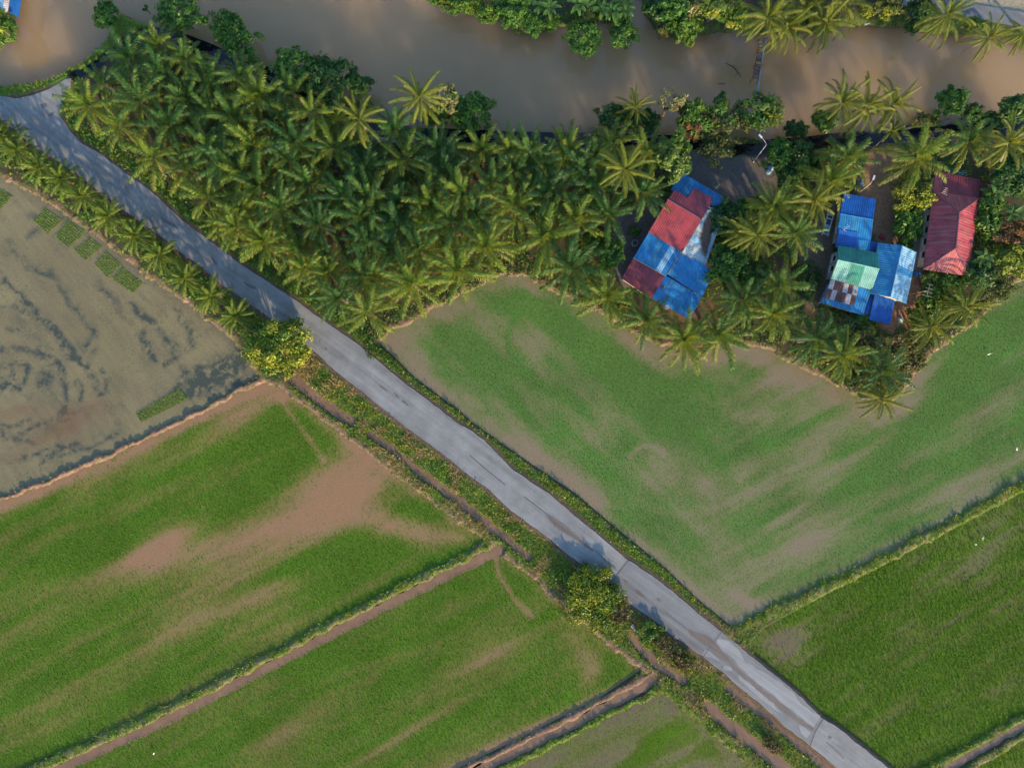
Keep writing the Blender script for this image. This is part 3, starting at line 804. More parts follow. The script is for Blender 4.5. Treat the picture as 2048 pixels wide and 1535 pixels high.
import bmesh
def flat_poly(name, poly_px, z, m, skirt=0.0, kind='structure', parent=None):
    bm = bmesh.new()
    vs = [bm.verts.new(W(x, y, z)) for x, y in poly_px]
    es = [bm.edges.new((vs[i], vs[(i + 1) % len(vs)])) for i in range(len(vs))]
    bmesh.ops.triangle_fill(bm, use_beauty=True, use_dissolve=False, edges=es, normal=(0, 0, 1))
    if skirt:
        lo = [bm.verts.new((v.co.x, v.co.y, z - skirt)) for v in vs]
        for i in range(len(vs)):
            j = (i + 1) % len(vs)
            try: bm.faces.new((vs[i], lo[i], lo[j], vs[j]))
            except ValueError: pass
    for f in bm.faces:
        if len(f.verts) == 3 and f.normal.z < 0: f.normal_flip()
    me = bpy.data.meshes.new(name); bm.to_mesh(me); bm.free(); me.materials.append(m)
    o = obj(name, me, parent)
    if kind and parent is None: tag(o, kind=kind)
    return o
RZ = 0.52
flat_poly('road', densify(ROAD, 6, 0.9), RZ, M_road, 0.12)
v, f = ribbon(ROAD2, 15, 0.42); tag(obj('riverside_road', mesh_py('riverside_road', v, f, M_new)), kind='structure')

def road_cut(i0, i1, j0, j1, ins=1.5):
    """section of the road between the named edge points"""
    a = [(x - ins * 0.6, y + ins * 0.8) for x, y in NE if i0 <= x <= i1]
    b = [(x + ins * 0.6, y - ins * 0.8) for x, y in SW if j0 <= x <= j1]
    return a + b[::-1]
flat_poly('road_patch', densify(road_cut(1254, 1443, 1219, 1404), 6, 0.5, 3), RZ + 0.005, M_new)
flat_poly('road_patch', densify(road_cut(1442, 1643, 1403, 1618), 6, 0.5, 4), RZ + 0.009, M_new)
RP = lambda L: [(1330 + x / 4.45, 1190 + y / 4.45) for x, y in L]
flat_poly('road_patch', densify(RP([(470, 385), (560, 400), (640, 470), (690, 540), (720, 600), (800, 640), (900, 690), (1010, 760), (1130, 850), (1180, 920), (1240, 990), (1310, 1040), (1385, 1070), (1370, 1120), (1320, 1170), (1210, 1080), (1100, 1000), (960, 880), (840, 790), (760, 730), (660, 630), (600, 550), (510, 480), (460, 430)]), 4, 1.2, 5), RZ + 0.013, M_pale)
flat_poly('road_patch', densify(RP([(650, 710), (720, 760), (860, 860), (940, 930), (1050, 1060), (960, 1000), (860, 920), (740, 820), (660, 750)]), 4, 0.8, 6), RZ + 0.013, M_pale)
flat_poly('road_patch', densify(RP([(350, 478), (400, 500), (490, 580), (420, 560), (330, 530)]), 4, 0.6, 7), RZ + 0.013, M_pale)
flat_poly('road_patch', densify(RP([(530, 620), (590, 640), (600, 670), (550, 670), (515, 650)]), 4, 0.6, 8), RZ + 0.013, M_pale)
flat_poly('road_patch', densify(RP([(1190, 1150), (1240, 1170), (1300, 1220), (1260, 1270), (1210, 1220)]), 4, 0.6, 9), RZ + 0.013, M_pale)
flat_poly('road_patch', densify(RP([(200, 290), (300, 330), (400, 370), (450, 430), (560, 560), (680, 670), (830, 790), (990, 920), (1180, 1080), (1320, 1190), (1310, 1215), (1160, 1110), (950, 950), (780, 800), (640, 680), (500, 560), (400, 480), (330, 430), (230, 350)]), 4, 1.6, 10), RZ + 0.017, M_wet)
for k, L in enumerate([[(1245, 1159), (1255, 1160), (1259, 1167), (1249, 1165)], [(1271, 1177), (1280, 1181), (1291, 1195), (1284, 1193), (1275, 1186)], [(1313, 1195), (1320, 1196), (1322, 1202), (1315, 1200)],
                       [(1092, 1026), (1110, 1036), (1140, 1058), (1165, 1080), (1190, 1100), (1183, 1101), (1150, 1078), (1118, 1058), (1102, 1044)],
                       [(786, 784), (796, 790), (801, 797), (792, 792)], [(806, 800), (818, 809), (816, 811), (805, 803)], [(318, 430), (330, 437), (350, 450), (358, 458), (345, 454), (328, 444)], [(421, 512), (431, 521), (438, 530), (430, 528)],
                       [(484, 562), (498, 568), (510, 574), (514, 578), (505, 578), (492, 570)], [(80, 210), (92, 206), (96, 212), (86, 218)], [(95, 232), (106, 224), (110, 228), (99, 233)], [(648, 696), (653, 698), (651, 701)], [(636, 680), (641, 681), (639, 684)],
                       [(1658, 1471), (1664, 1473), (1662, 1477), (1657, 1475)]]):
    flat_poly('road_patch', densify(L, 2.5, 0.9, 20 + k), RZ + 0.021, M_wet if k < 4 else M_seam)
for k, L in enumerate([[(1048, 992), (1075, 1012), (1095, 1028)], [(1190, 1098), (1220, 1128), (1232, 1138)], [(1330, 1222), (1390, 1268), (1430, 1300)], [(1256, 1118), (1236, 1143), (1220, 1166)], [(1440, 1262), (1422, 1284), (1404, 1311)], [(1643, 1434), (1628, 1458), (1617, 1488)],
                       [(760, 770), (775, 782)], [(940, 910), (975, 940), (1010, 968)], [(1650, 1480), (1672, 1500), (1685, 1512)], [(0, 246), (30, 252), (70, 262)]]):
    v, f = ribbon(L, 0.8, RZ + 0.025)
    tag(obj('road_seam', mesh_py('road_seam', v, f, M_seam)), kind='structure')

# ------------------------------------------------------------------ palms
def frond_mesh(name, m, length, el0, droop, leaf, n, wid, seed, fwd=0.75, hang=0.25, fluffy=0.45, power=1.4, vee=0.42):
    r = random.Random(seed)
    pts = []; x = z = 0.0; ds = length / 14
    side = r.uniform(-0.28, 0.28); y = 0.0
    for i in range(15):
        s = i / 14
        pts.append(Vector((x, y, z)))
        th = el0 - droop * s ** power
        x += math.cos(th) * ds; z += math.sin(th) * ds; y += side * s * ds
    v, f = [], []
    # rachis, a three-sided tapering stalk
    for i in (0, 4, 8, 11, 14):
        p = pts[i]; w = 0.055 * (1 - 0.85 * i / 14)
        v += [p + Vector((0, w, 0)), p + Vector((0, -w, 0)), p + Vector((0, 0, w * 1.2))]
    for k in range(4):
        b = k * 3
        for j in range(3): f.append((b + j, b + (j + 1) % 3, b + 3 + (j + 1) % 3, b + 3 + j))
    def at(s):
        t = min(s, 0.999) * 14; i = int(t); return pts[i].lerp(pts[i + 1], t - i), (pts[i + 1] - pts[i]).normalized()
    for i in range(n):
        s = 0.13 + 0.87 * (i + r.uniform(-.3, .3)) / n
        s = max(0.08, min(0.995, s))
        p, T = at(s)
        Y = Vector((0, 1, 0)); Nn = T.cross(Y).normalized(); Nn = -Nn if Nn.z < 0 else Nn
        ll = leaf * (math.sin(math.pi * (0.16 + 0.70 * s)) ** 0.6) * r.uniform(0.85, 1.1)
        for sd in (-1, 1):
            up = -vee + r.uniform(-fluffy, fluffy)
            fw = fwd + 0.35 * s + r.uniform(-.1, .1)
            D = (Y * sd * math.cos(fw) + T * math.sin(fw) + Nn * up).normalized()
            E = (D + Vector((0, 0, -hang * 2.2))).normalized()
            wv = (T - D * T.dot(D)); wv = (wv.normalized() + Nn * r.uniform(-.4, .4)) * wid / 2
            mid = p + D * ll * 0.5; tip = mid + E * ll * 0.5
            b = len(v)
            v += [p + wv * 0.6, p - wv * 0.6, mid + wv, mid - wv, tip]
            f += [(b, b + 1, b + 3, b + 2), (b + 2, b + 3, b + 4)]
    me = mesh_py(name, v, f, m)
    a = me.attributes.new('tip', 'FLOAT', 'POINT')
    tv = np.zeros(len(v)); tv[15:] = np.tile([0, 0, .35, .35, 1.0], (len(v) - 15) // 5)
    a.data.foreach_set('value', tv.astype(np.float32))
    return me

def frond_set(kind):
    out = []
    R = math.radians
    if kind in ('oil', 'oild', 'oily'):
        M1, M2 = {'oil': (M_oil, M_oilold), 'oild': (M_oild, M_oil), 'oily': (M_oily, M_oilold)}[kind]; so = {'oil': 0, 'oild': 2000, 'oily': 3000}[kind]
        for k, (e, d, l) in enumerate([(82, 35, .80), (72, 50, .92), (60, 62, 1.0), (48, 70, 1.05), (35, 72, 1.05), (22, 70, 1.05), (8, 62, 1.0), (-8, 52, .95)]):
            out.append([frond_mesh('frond', M1 if k < 5 else M2, 5.3 * l, R(e), R(d * 1.05), 0.92, 32, 0.095, so + 10 * k + j, fluffy=0.30, vee=0.34, fwd=0.58) for j in range(3)])
    elif kind == 'row':
        for k, (e, d, l) in enumerate([(80, 40, .75), (62, 60, .95), (45, 70, 1.0), (28, 70, 1.0), (12, 60, 1.0), (-5, 45, .9)]):
            out.append([frond_mesh('frond', M_row, 3.7 * l, R(e), R(d * 1.05), 0.62, 26, 0.08, 300 + 10 * k + j, fluffy=0.26, vee=0.38, fwd=0.60) for j in range(2)])
    elif kind == 'coco':
        for k, (e, d, l) in enumerate([(80, 25, .85), (62, 55, 1.0), (42, 70, 1.0), (22, 75, 1.0), (0, 70, 1.0), (-22, 52, .95)]):
            out.append([frond_mesh('frond', M_coco, 5.5 * l, R(e), R(d * 1.15), 0.95, 46, 0.066, 600 + 10 * k + j, fwd=0.75, hang=0.55, fluffy=0.15) for j in range(2)])
    elif kind == 'areca':
        for k, (e, d, l) in enumerate([(75, 50, .9), (48, 80, 1.0), (20, 80, 1.0)]):
            out.append([frond_mesh('frond', M_coco, 1.9 * l, R(e), R(d), 0.5, 14, 0.11, 900 + 10 * k + j, hang=0.3, fluffy=0.2) for j in range(2)])
    elif kind == 'spiky':
        for k, (e, d, l) in enumerate([(75, 20, .8), (45, 30, 1.0), (15, 25, 1.0)]):
            out.append([frond_mesh('leaf', M_ban, 2.6 * l, R(e), R(d), 0.22, 10, 0.12, 950 + 10 * k + j, fwd=1.1, hang=0.0, fluffy=0.1) for j in range(2)])
    return out
FS = {k: frond_set(k) for k in ('oil', 'oild', 'oily', 'row', 'coco', 'areca', 'spiky')}
DEAD = [frond_mesh('dead_frond', M_dead, 4.0, math.radians(-35), math.radians(40), 0.6, 22, 0.08, 990 + j, hang=0.5) for j in range(2)]

def ground_z(px, py):
    return float(sample_grid(Z, np.array([[px, py]]))[0])

def trunk_mesh(name, m, hgt, lean, r0, r1, rings=9, rough=0.12, seed=0):
    r = random.Random(seed); mb = MB()
    pts = []; rs = []
    for i in range(rings + 1):
        t = i / rings
        pts.append((lean[0] * t ** 1.3, lean[1] * t ** 1.3, hgt * t))
        rs.append((r0 + (r1 - r0) * t) * (1 + rough * (1 if i % 2 else -1)) * (1.25 if i == 0 else 1))
    mb.tube(pts, rs, 8)
    return mesh_py(name, mb.v, mb.f, m)

def palm(kind, px, py, h, label, cat, group=None, n=30, scale=1.0, base=None, dead=0, name=None, seed=0, trunk_m=None):
    r = random.Random(seed * 7919 + 13)
    top = W(px, py, h)
    if base is None:
        b = Vector((top.x + r.uniform(-.25, .25), top.y + r.uniform(-.25, .25), 0))
    else:
        b = W(base[0], base[1], 0)
    gz = max(ground_z(b.x / S + 1024, 767.5 - b.y / S), -0.9) - 0.1
    b.z = gz
    root = empty(name or 'oil_palm', b)
    tag(root, label, cat, group)
    rel = top - b
    thick = {'oil': (0.34, 0.28), 'oild': (0.34, 0.28), 'oily': (0.34, 0.28), 'row': (0.26, 0.24), 'coco': (0.19, 0.12), 'areca': (0.07, 0.05), 'spiky': (0.1, 0.08)}[kind]
    rough = .18 if kind.startswith('oil') or kind == 'row' else .05
    obj('trunk', trunk_mesh('trunk', trunk_m or M_trunk, rel.z, (rel.x, rel.y), thick[0], thick[1], 9, rough, seed), root)
    fs = FS[kind]; ga = 2.39996; a0 = r.uniform(0, 6.28)
    lx, ly = r.uniform(-.16, .16), r.uniform(-.16, .16)
    for i in range(n):
        t = i / (n - 1)
        if kind.startswith('oil') and r.random() < 0.07: continue
        k = min(len(fs) - 1, int(t ** 0.85 * len(fs)))
        me = fs[k][i % len(fs[k])]
        o = bpy.data.objects.new(me.name.split('.')[0], me)
        o.location = (rel.x, rel.y, rel.z - 0.30 * t)
        az = a0 + i * ga + r.uniform(-.28, .28)
        o.rotation_euler = (r.uniform(-.2, .2), r.uniform(-.12, .12) + lx * math.cos(az) + ly * math.sin(az), az)
        s = scale * r.uniform(.86, 1.10); o.scale = (s, s, s)
        link(o, root)
    for i in range(dead):
        o = bpy.data.objects.new('dead_frond', DEAD[i % 2]); o.location = (rel.x, rel.y, rel.z - 0.4)
        o.rotation_euler = (0, r.uniform(.0, .25), -1.57 + r.uniform(-1.4, 1.4)); o.scale = (scale * .9,) * 3
        link(o, root)
    return root

GROVE = [(180, 210), (243, 252), (308, 315), (262, 119), (320, 88), (370, 119), (328, 150), (280, 204), (339, 250), (418, 160), (378, 200), (207, 167), (418, 292), (376, 335), (428, 229),
         (484, 151), (467, 237), (519, 197), (584, 185), (557, 243), (623, 224), (592, 285), (509, 295), (577, 322), (668, 296), (727, 333), (480, 347), (517, 374), (619, 370), (482, 420), (637, 448), (742, 397),
         (806, 320), (879, 299), (789, 262), (964, 301), (981, 366), (889, 349), (1029, 347), (925, 391), (860, 408), (1029, 408), (797, 412), (1020, 297), (1058, 305),
         (1225, 289), (1293, 303), (1162, 339), (1131, 303), (1097, 387), (1193, 366), (1289, 385), (1150, 437), (1091, 470), (1141, 535), (1077, 328),
         (416, 392), (474, 455), (530, 484), (599, 502), (437, 446), (740, 481), (796, 450), (856, 446), (658, 544), (735, 550), (677, 594), (825, 565), (737, 625), (779, 500), (915, 540), (902, 445), (729, 432),
         (612, 535), (970, 492), (953, 430), (560, 415), (690, 395), (450, 330), (670, 240), (840, 500), (1215, 430), (1190, 310)]
SPECIAL = {(180, 210): 'large oil palm at the fork end of the grove, yellow fronds over the verge', (243, 252): 'oil palm by the road near the fork with one dead brown frond hanging', (308, 315): 'wide star-shaped yellowish oil palm on the road edge below the fork',
           (320, 88): 'oil palm at the far tip of the grove beside the black canal', (737, 625): 'last oil palm of the grove towards the road, overhanging the corner of the paddy',
           (825, 565): 'oil palm with pinkish dry frond tips spreading over the muddy paddy edge', (915, 540): 'full star-shaped oil palm standing over the brown paddy margin', (970, 492): 'oil palm just behind the star-shaped palm at the paddy margin',
           (1091, 470): 'large oil palm above the notch in the paddy bank', (1150, 437): 'yellow-lit oil palm between the big notch palm and the weedy yard', (1141, 535): 'oil palm on the paddy bank beside the dark bush by the house',
           (1289, 385): 'large open oil palm reaching over the red and blue roof', (1293, 303): 'oil palm by the canal next to the dense round light green tree', (1225, 289): 'dark oil palm leaning over the canal near the path bank',
           (1029, 408): 'oil palm in the grove with a skirt of orange-brown dry fronds', (668, 296): 'oil palm with two orange-lit fronds in the upper grove'}
ORD = 'first second third fourth fifth sixth seventh eighth ninth tenth eleventh twelfth thirteenth fourteenth fifteenth sixteenth seventeenth eighteenth nineteenth twentieth'.split()
rows = {}
for q_ in GROVE:
    d = float(line_dist(np.array([q_], float), NE, 900)[0])
    rows.setdefault(int(max(d - 20, 0) // 68), []).append(q_)
for rw in rows: rows[rw].sort(key=lambda q_: q_[0] * 0.8 + q_[1] * 0.6)
cnt = 0
for rw, L in sorted(rows.items()):
    for k, q_ in enumerate(L):
        lab = SPECIAL.get(q_) or 'oil palm in the %s row back from the road, %s along from the fork' % (ORD[rw], ORD[k])
        r = random.Random(cnt + 5)
        small = q_ in ((172, 150), (207, 167), (232, 144), (437, 446))
        hh = r.uniform(4.0, 5.6) if not small else 2.6
        if q_ in SPECIAL: hh = r.uniform(4.8, 5.6)
        bank_side = q_[0] < 1180 and q_[1] > 460 and q_[0] > 780
        fac = 1.14 if (q_ in SPECIAL and bank_side) else 0.88 if rw == 0 else 0.80 if (q_[1] < 312 and q_[0] > 760) or float(line_dist(np.array([q_], float), CANAL, 200)[0]) < 46 else 0.97
        kd = 'oily' if (rw == 0 or q_ in SPECIAL) and r.random() < .8 else r.choice(['oil', 'oil', 'oild', 'oild', 'oily'])  # outer palms mostly get yellow fronds, sunlit tone put into the colour
        palm(kd, q_[0], q_[1], hh, lab, 'oil palm', 'oil palms of the dense grove', r.choice([21, 23, 25]) if not small else 17, fac * r.uniform(.86, 1.06) * (0.7 if small else 1), seed=cnt,
             dead={(243, 252): 2, (1029, 408): 4, (825, 565): 3, (619, 370): 1, (557, 243): 0}.get(q_, r.choice([1, 2]) if r.random() < 0.35 else 0))
        cnt += 1

EDGE = [((1210, 592), 'oil palm on the paddy bank below the small red roof'), ((1289, 639), 'oil palm on the paddy bank touching the blue roof corner'), ((1368, 678), 'full round oil palm over the water below the blue roof tip'),
        ((1435, 668), 'oil palm over the water next along the bank from the round one'), ((1484, 597), 'dark oil palm beside the dark leafy tree and blue roof'), ((1559, 569), 'oil palm in the middle of the trees between the two blue-roofed houses'),
        ((1544, 626), 'oil palm on the paddy bank in the gap between the houses'), ((1632, 675), 'shaded oil palm below the spiky plant and rusty roof'), ((1683, 708), 'yellow-green oil palm drooping over the soil bank near the corner'),
        ((1764, 739), 'dark oil palm in the bushes of the far paddy corner'), ((1547, 414), 'oil palm with two grey dead fronds north of the blue-roofed house yard'), ((1588, 466), 'oil palm with yellow fronds facing the blue and white rack'),
        ((1659, 362), 'big oil palm over the corner of the long blue roof'), ((1692, 316), 'oil palm beside the slender areca trunk at the canal'), ((1833, 316), 'huge oil palm with drooping fronds in front of the red hipped roof'),
        ((1938, 282), 'oil palm with orange stalks beyond the red roof by the canal')]
for k, (q_, lab) in enumerate(EDGE):
    palm('oild' if 'dark' in lab or 'shaded' in lab else 'oil' if k % 2 else 'oily', q_[0], q_[1], 6.0 if q_[0] > 1500 else 5.2, lab, 'oil palm', 'oil palms around the houses', 27, {(1833, 316): 1.04, (1368, 678): .98, (1435, 668): .98, (1210, 592): .95}.get(q_, 0.86), seed=300 + k, dead=2 if 'dead' in lab else 0)  # palms in shade get darker fronds, the shade is painted in
ROWP = [(-25, 262), (10, 268), (36, 300), (80, 335), (122, 357), (165, 392), (217, 432), (270, 470), (318, 508), (370, 556), (422, 590), (470, 630)]
for k, q_ in enumerate(ROWP):
    palm('row', q_[0], q_[1], 3.2, 'short yellow-green oil palm in the roadside row, %s along from the fork' % ORD[k], 'oil palm', 'short oil palms lining the road', 26, 0.88 if k else 0.8, name='young_oil_palm', seed=400 + k)
COCO = [((839, 193), 9, 'lone coconut palm with golden fronds on the river bank', (835, 258)), ((717, 237), 8, 'pale coconut palm standing above the oil palms by the river', None), ((1250, 337), 8.5, 'golden coconut palm rising above the grove near the light green tree', None),
        ((1684, 205), 7.5, 'coconut palm by the river with white painted trunk foot, nearest the footbridge of three', (1655, 264)), ((1733, 212), 7.5, 'middle coconut palm of the riverside three with white trunk foot', (1711, 250)), ((1786, 209), 7.5, 'coconut palm of the riverside three above the slender areca', (1760, 256)),
        ((2016, 285), 9, 'coconut palm by the canal with long bare leaning trunk behind the red roof', (1978, 350)), ((1862, 652), 5.5, 'short coconut palm with pale fronds at the paddy edge below the red roof', None), ((1931, 613), 5.5, 'wind-bent coconut palm leaning over the green paddy', None),
        ((1765, 797), 5.5, 'coconut palm with drooping yellow stalks at the outermost paddy corner', None), ((1515, 468), 8, 'coconut palm beside the white roof, nearest the leafy canopy gap', None), ((1482, 462), 6.0, 'coconut palm overhanging the white sheet roof', None), ((1628, 400), 7, 'dry brownish coconut palm beside the long blue roof', None),
        ((1536, 35), 8, 'bright golden coconut palm at the far end of the footbridge', (1530, 50)), ((1575, 53), 7, 'coconut palm hanging over the river next to the footbridge palm', (1568, 52)), ((1649, 43), 7, 'coconut palm with long fronds dipping over the far river bank', (1640, 54)), ((1682, 4), 7, 'orange-lit coconut palm at the top edge on the far bank', (1670, 22)),
        ((1892, 29), 8, 'large coconut palm between the far road and the river', (1868, 46)), ((1978, 75), 5, 'low coconut palm spreading over the river below the far road', (1982, 60)), ((2046, 66), 5, 'small coconut palm at the picture corner with orange fronds over the river', (2040, 74)), ((1270, 213), 5, 'young green coconut palm among the dark bank shrubs', None), ((1612, 16), 6, 'shaded coconut palm behind the footbridge palms on the far bank', (1604, 32))]
for k, (q_, hh, lab, base) in enumerate(COCO):
    sc = 0.82 if hh >= 7 else 0.74
    palm('coco', q_[0], q_[1], hh, lab, 'coconut palm', 'coconut palms by the river and houses', 27, sc * {(1978, 75): .9, (2046, 66): .8, (1270, 213): .8, (1482, 462): .84, (1515, 468): .92}.get(q_, 1), base=base, name='coconut_palm', seed=500 + k, trunk_m=M_pale_trunk, dead=1 if q_ in ((839, 193), (1628, 400)) else 0)
palm('areca', 1784, 260, 6.6, 'slender areca palm with thin pale leaning trunk over the canal', 'areca palm', 'slim areca palms', 11, 1.0, base=(1735, 305), name='areca_palm', seed=601, trunk_m=M_pale_trunk)
palm('areca', 1547, 234, 6.0, 'small yellow areca palm at the near end of the footbridge', 'areca palm', 'slim areca palms', 10, .9, name='areca_palm', seed=602, trunk_m=M_pale_trunk)
palm('spiky', 1641, 615, 1.4, 'spiky green screw pine beside the blue roof edge', 'screw pine', None, 24, 1.0, name='screw_pine', seed=603)

def banana_leaf_mesh(seed):
    r = random.Random(seed); n = 7; v = []; f = []
    x = z = 0.0; L = r.uniform(1.7, 2.1); ds = L / n; el = math.radians(62)
    for i in range(n + 1):
        s = i / n; w = 0.30 * math.sin(math.pi * min(1, 0.08 + 0.9 * s)) ** 0.6 * (0.15 if i == 0 else 1)
        v += [(x, w, z + 0.05), (x, 0, z), (x, -w, z + 0.05)]
        th = el - math.radians(105) * s
        x += math.cos(th) * ds; z += math.sin(th) * ds
    for i in range(n):
        b = i * 3; f += [(b, b + 1, b + 4, b + 3), (b + 1, b + 2, b + 5, b + 4)]
    return mesh_py('leaf', v, f, M_ban)
BL = [banana_leaf_mesh(k) for k in range(4)]
def banana(px, py, h, label, seed, s=1.0):
    r = random.Random(seed); top = W(px, py, h); b = Vector((top.x, top.y, 0)); b.z = ground_z(px, py) - 0.05
    root = empty('banana_plant', b); tag(root, label, 'banana plant', 'banana plants')
    rel = top - b
    obj('trunk', trunk_mesh('trunk', M_ban, rel.z, (0, 0), 0.14, 0.09, 5, 0.02, seed), root)
    a0 = r.uniform(0, 6)
    for i in range(10):
        o = bpy.data.objects.new('leaf', BL[i % 4]); o.location = (0, 0, rel.z - .02 * i)
        o.rotation_euler = (r.uniform(-.2, .2), (i / 10) * 0.75 - .25, a0 + i * 2.4); q = s * r.uniform(.85, 1.15); o.scale = (q, q, q); link(o, root)
for k, (x, y, lab) in enumerate([(1083, 12, 'banana plant nearest the climbing shrubs on the far bank'), (1100, 18, 'banana plant with broad leaves beside the first on the far bank'), (1156, 10, 'banana plant above the larger water bush on the far bank'), (1195, 5, 'banana plant at the picture edge in the far bank clump'), (1204, 21, 'lowest banana plant of the far bank clump over the water'),
                                 (1224, 26, 'banana plant next to the lowest one in the far bank clump'), (1251, 20, 'banana plant at the river mouth end of the far bank clump'), (1243, 2, 'banana plant behind the river mouth end of the clump'),
                                 (2024, 427, 'banana plant in the dark garden beyond the red roof'), (1966, 515, 'young banana plant at the corner of the red roof'), (1985, 390, 'yellow-green banana plant beside the small brown lean-to')]):
    banana(x, y, 3.2, lab, 700 + k, 1.0)

# ------------------------------------------------------------------ broadleaf trees and shrubs
PAL = {  # two leaf colours per kind, and an accent
    'dark': ((0.022, 0.078, 0.022), (0.060, 0.145, 0.030)), 'mangrove': ((0.036, 0.120, 0.022), (0.100, 0.225, 0.030)),
    'bright': ((0.050, 0.130, 0.018), (0.105, 0.200, 0.022)), 'yellow': ((0.135, 0.205, 0.016), (0.285, 0.310, 0.030)),
    'olive': ((0.055, 0.080, 0.024), (0.110, 0.130, 0.035)), 'brown': ((0.090, 0.070, 0.030), (0.170, 0.120, 0.050)),
    'light': ((0.080, 0.150, 0.028), (0.165, 0.240, 0.045)), 'pale': ((0.16, 0.17, 0.06), (0.26, 0.25, 0.10)),
    'red': ((0.130, 0.060, 0.030), (0.200, 0.100, 0.040))}
def tree(name, px, py, rx, ry, top, pal, label, cat, n=1800, leaf=0.30, ang=0.0, clumps=34, accent=None, acc=0.0, low=0.35, open_=0.0, group=None, seed=0):
    """crown radii in photo pixels; top = height of the crown's highest leaves"""
    rg = np.random.default_rng(1000 + seed); n = int(n * 1.45)
    if clumps == 34 and not open_: clumps = 64 if ('mangrove' in name or 'water' in name) else 46
    zc = top * 0.66; c = W(px, py, zc)
    f = (H - zc) / H
    a, b_ = rx * S * f, ry * S * f
    hz = top * (1 - low) / 2; zm = top - hz
    b = Vector((c.x, c.y, 0)); gz = max(ground_z(px, py), -0.85) - 0.05; b.z = gz
    root = empty(name, b); tag(root, label, cat, group)
    # clump centres on an uneven shell
    u = rg.normal(size=(clumps, 3)); u /= np.linalg.norm(u, axis=1)[:, None]
    u[:, 2] = np.where(u[:, 2] < -0.35, -u[:, 2] * 0.6, u[:, 2])
    rad = rg.uniform(0.45, 0.95, (clumps, 1)) if clumps < 60 else rg.uniform(0.62, 0.95, (clumps, 1))
    cen = u * rad * (0.92 + 0.40 * rg.random((clumps, 1)))
    csz = rg.uniform(0.18, 0.36, clumps) * (1 - 0.3 * open_)
    pick = rg.integers(0, clumps, n)
    off = rg.normal(size=(n, 3)); off /= np.linalg.norm(off, axis=1)[:, None]
    off *= (rg.random((n, 1)) ** 0.45) * csz[pick][:, None]
    q = cen[pick] + off
    ca, sa = math.cos(math.radians(-ang)), math.sin(math.radians(-ang))
    X, Y = q[:, 0] * a, q[:, 1] * b_
    pos = np.stack([X * ca - Y * sa, X * sa + Y * ca, zm - gz + q[:, 2] * hz], 1)
    pos[:, 2] = np.maximum(pos[:, 2], 0.15)
    # leaf normal: outward from its clump, up and random
    nr = off / (np.linalg.norm(off, axis=1)[:, None] + 1e-6) * 0.7 + u[pick] * 0.4 + rg.normal(size=(n, 3)) * 0.55 + np.array([0, 0, 0.35])
    nr /= np.linalg.norm(nr, axis=1)[:, None]
    t = np.cross(nr, rg.normal(size=(n, 3))); t /= np.linalg.norm(t, axis=1)[:, None]
    s2 = np.cross(nr, t)
    L = leaf * (0.6 + 0.8 * rg.random((n, 1)))
    wv = 0.42
    v = np.stack([pos - t * L, pos - t * L * .1 + s2 * L * wv, pos + t * L, pos - t * L * .1 - s2 * L * wv], 1).reshape(-1, 3)
    fc = np.arange(4 * n).reshape(-1, 4)
    c1, c2 = np.array(PAL[pal][0]), np.array(PAL[pal][1])
    mixc = np.clip(rg.random(clumps)[pick] * 0.7 + rg.random(n) * 0.5 - 0.1, 0, 1)[:, None]
    cc = c1 * (1 - mixc) + c2 * mixc
    if accent:
        am = (rg.random(clumps) < acc)[pick][:, None] * 0.9
        a1, a2 = np.array(PAL[accent][0]), np.array(PAL[accent][1])
        cc = cc * (1 - am) + (a1 * (1 - mixc) + a2 * mixc) * am
    cc = cc * (0.8 + 0.4 * rg.random((n, 1)))
    obj('crown', mesh_np('crown', v, fc, M_leaf, np.repeat(cc, 4, 0)), root)
    mb = MB()
    r0 = 0.05 + 0.028 * top
    mb.tube([(0, 0, 0), (0.05, -0.04, top * .2), (0.02, 0.05, (zm - gz) * .75)], [r0 * 1.2, r0, r0 * .7], 7)
    for k in range(min(6, clumps)):
        e = cen[k * (clumps // 6 or 1) % clumps]
        ex, ey = e[0] * a, e[1] * b_
        e = (ex * ca - ey * sa, ex * sa + ey * ca, max(zm - gz + e[2] * hz, .4))
        mb.tube([(0.02, 0.05, (zm - gz) * .55), (e[0] * .45, e[1] * .45, (zm - gz) * .5 + e[2] * .35), e], [r0 * .6, r0 * .4, r0 * .15], 5)
    mb.build('trunk', M_bark, root)
    return root

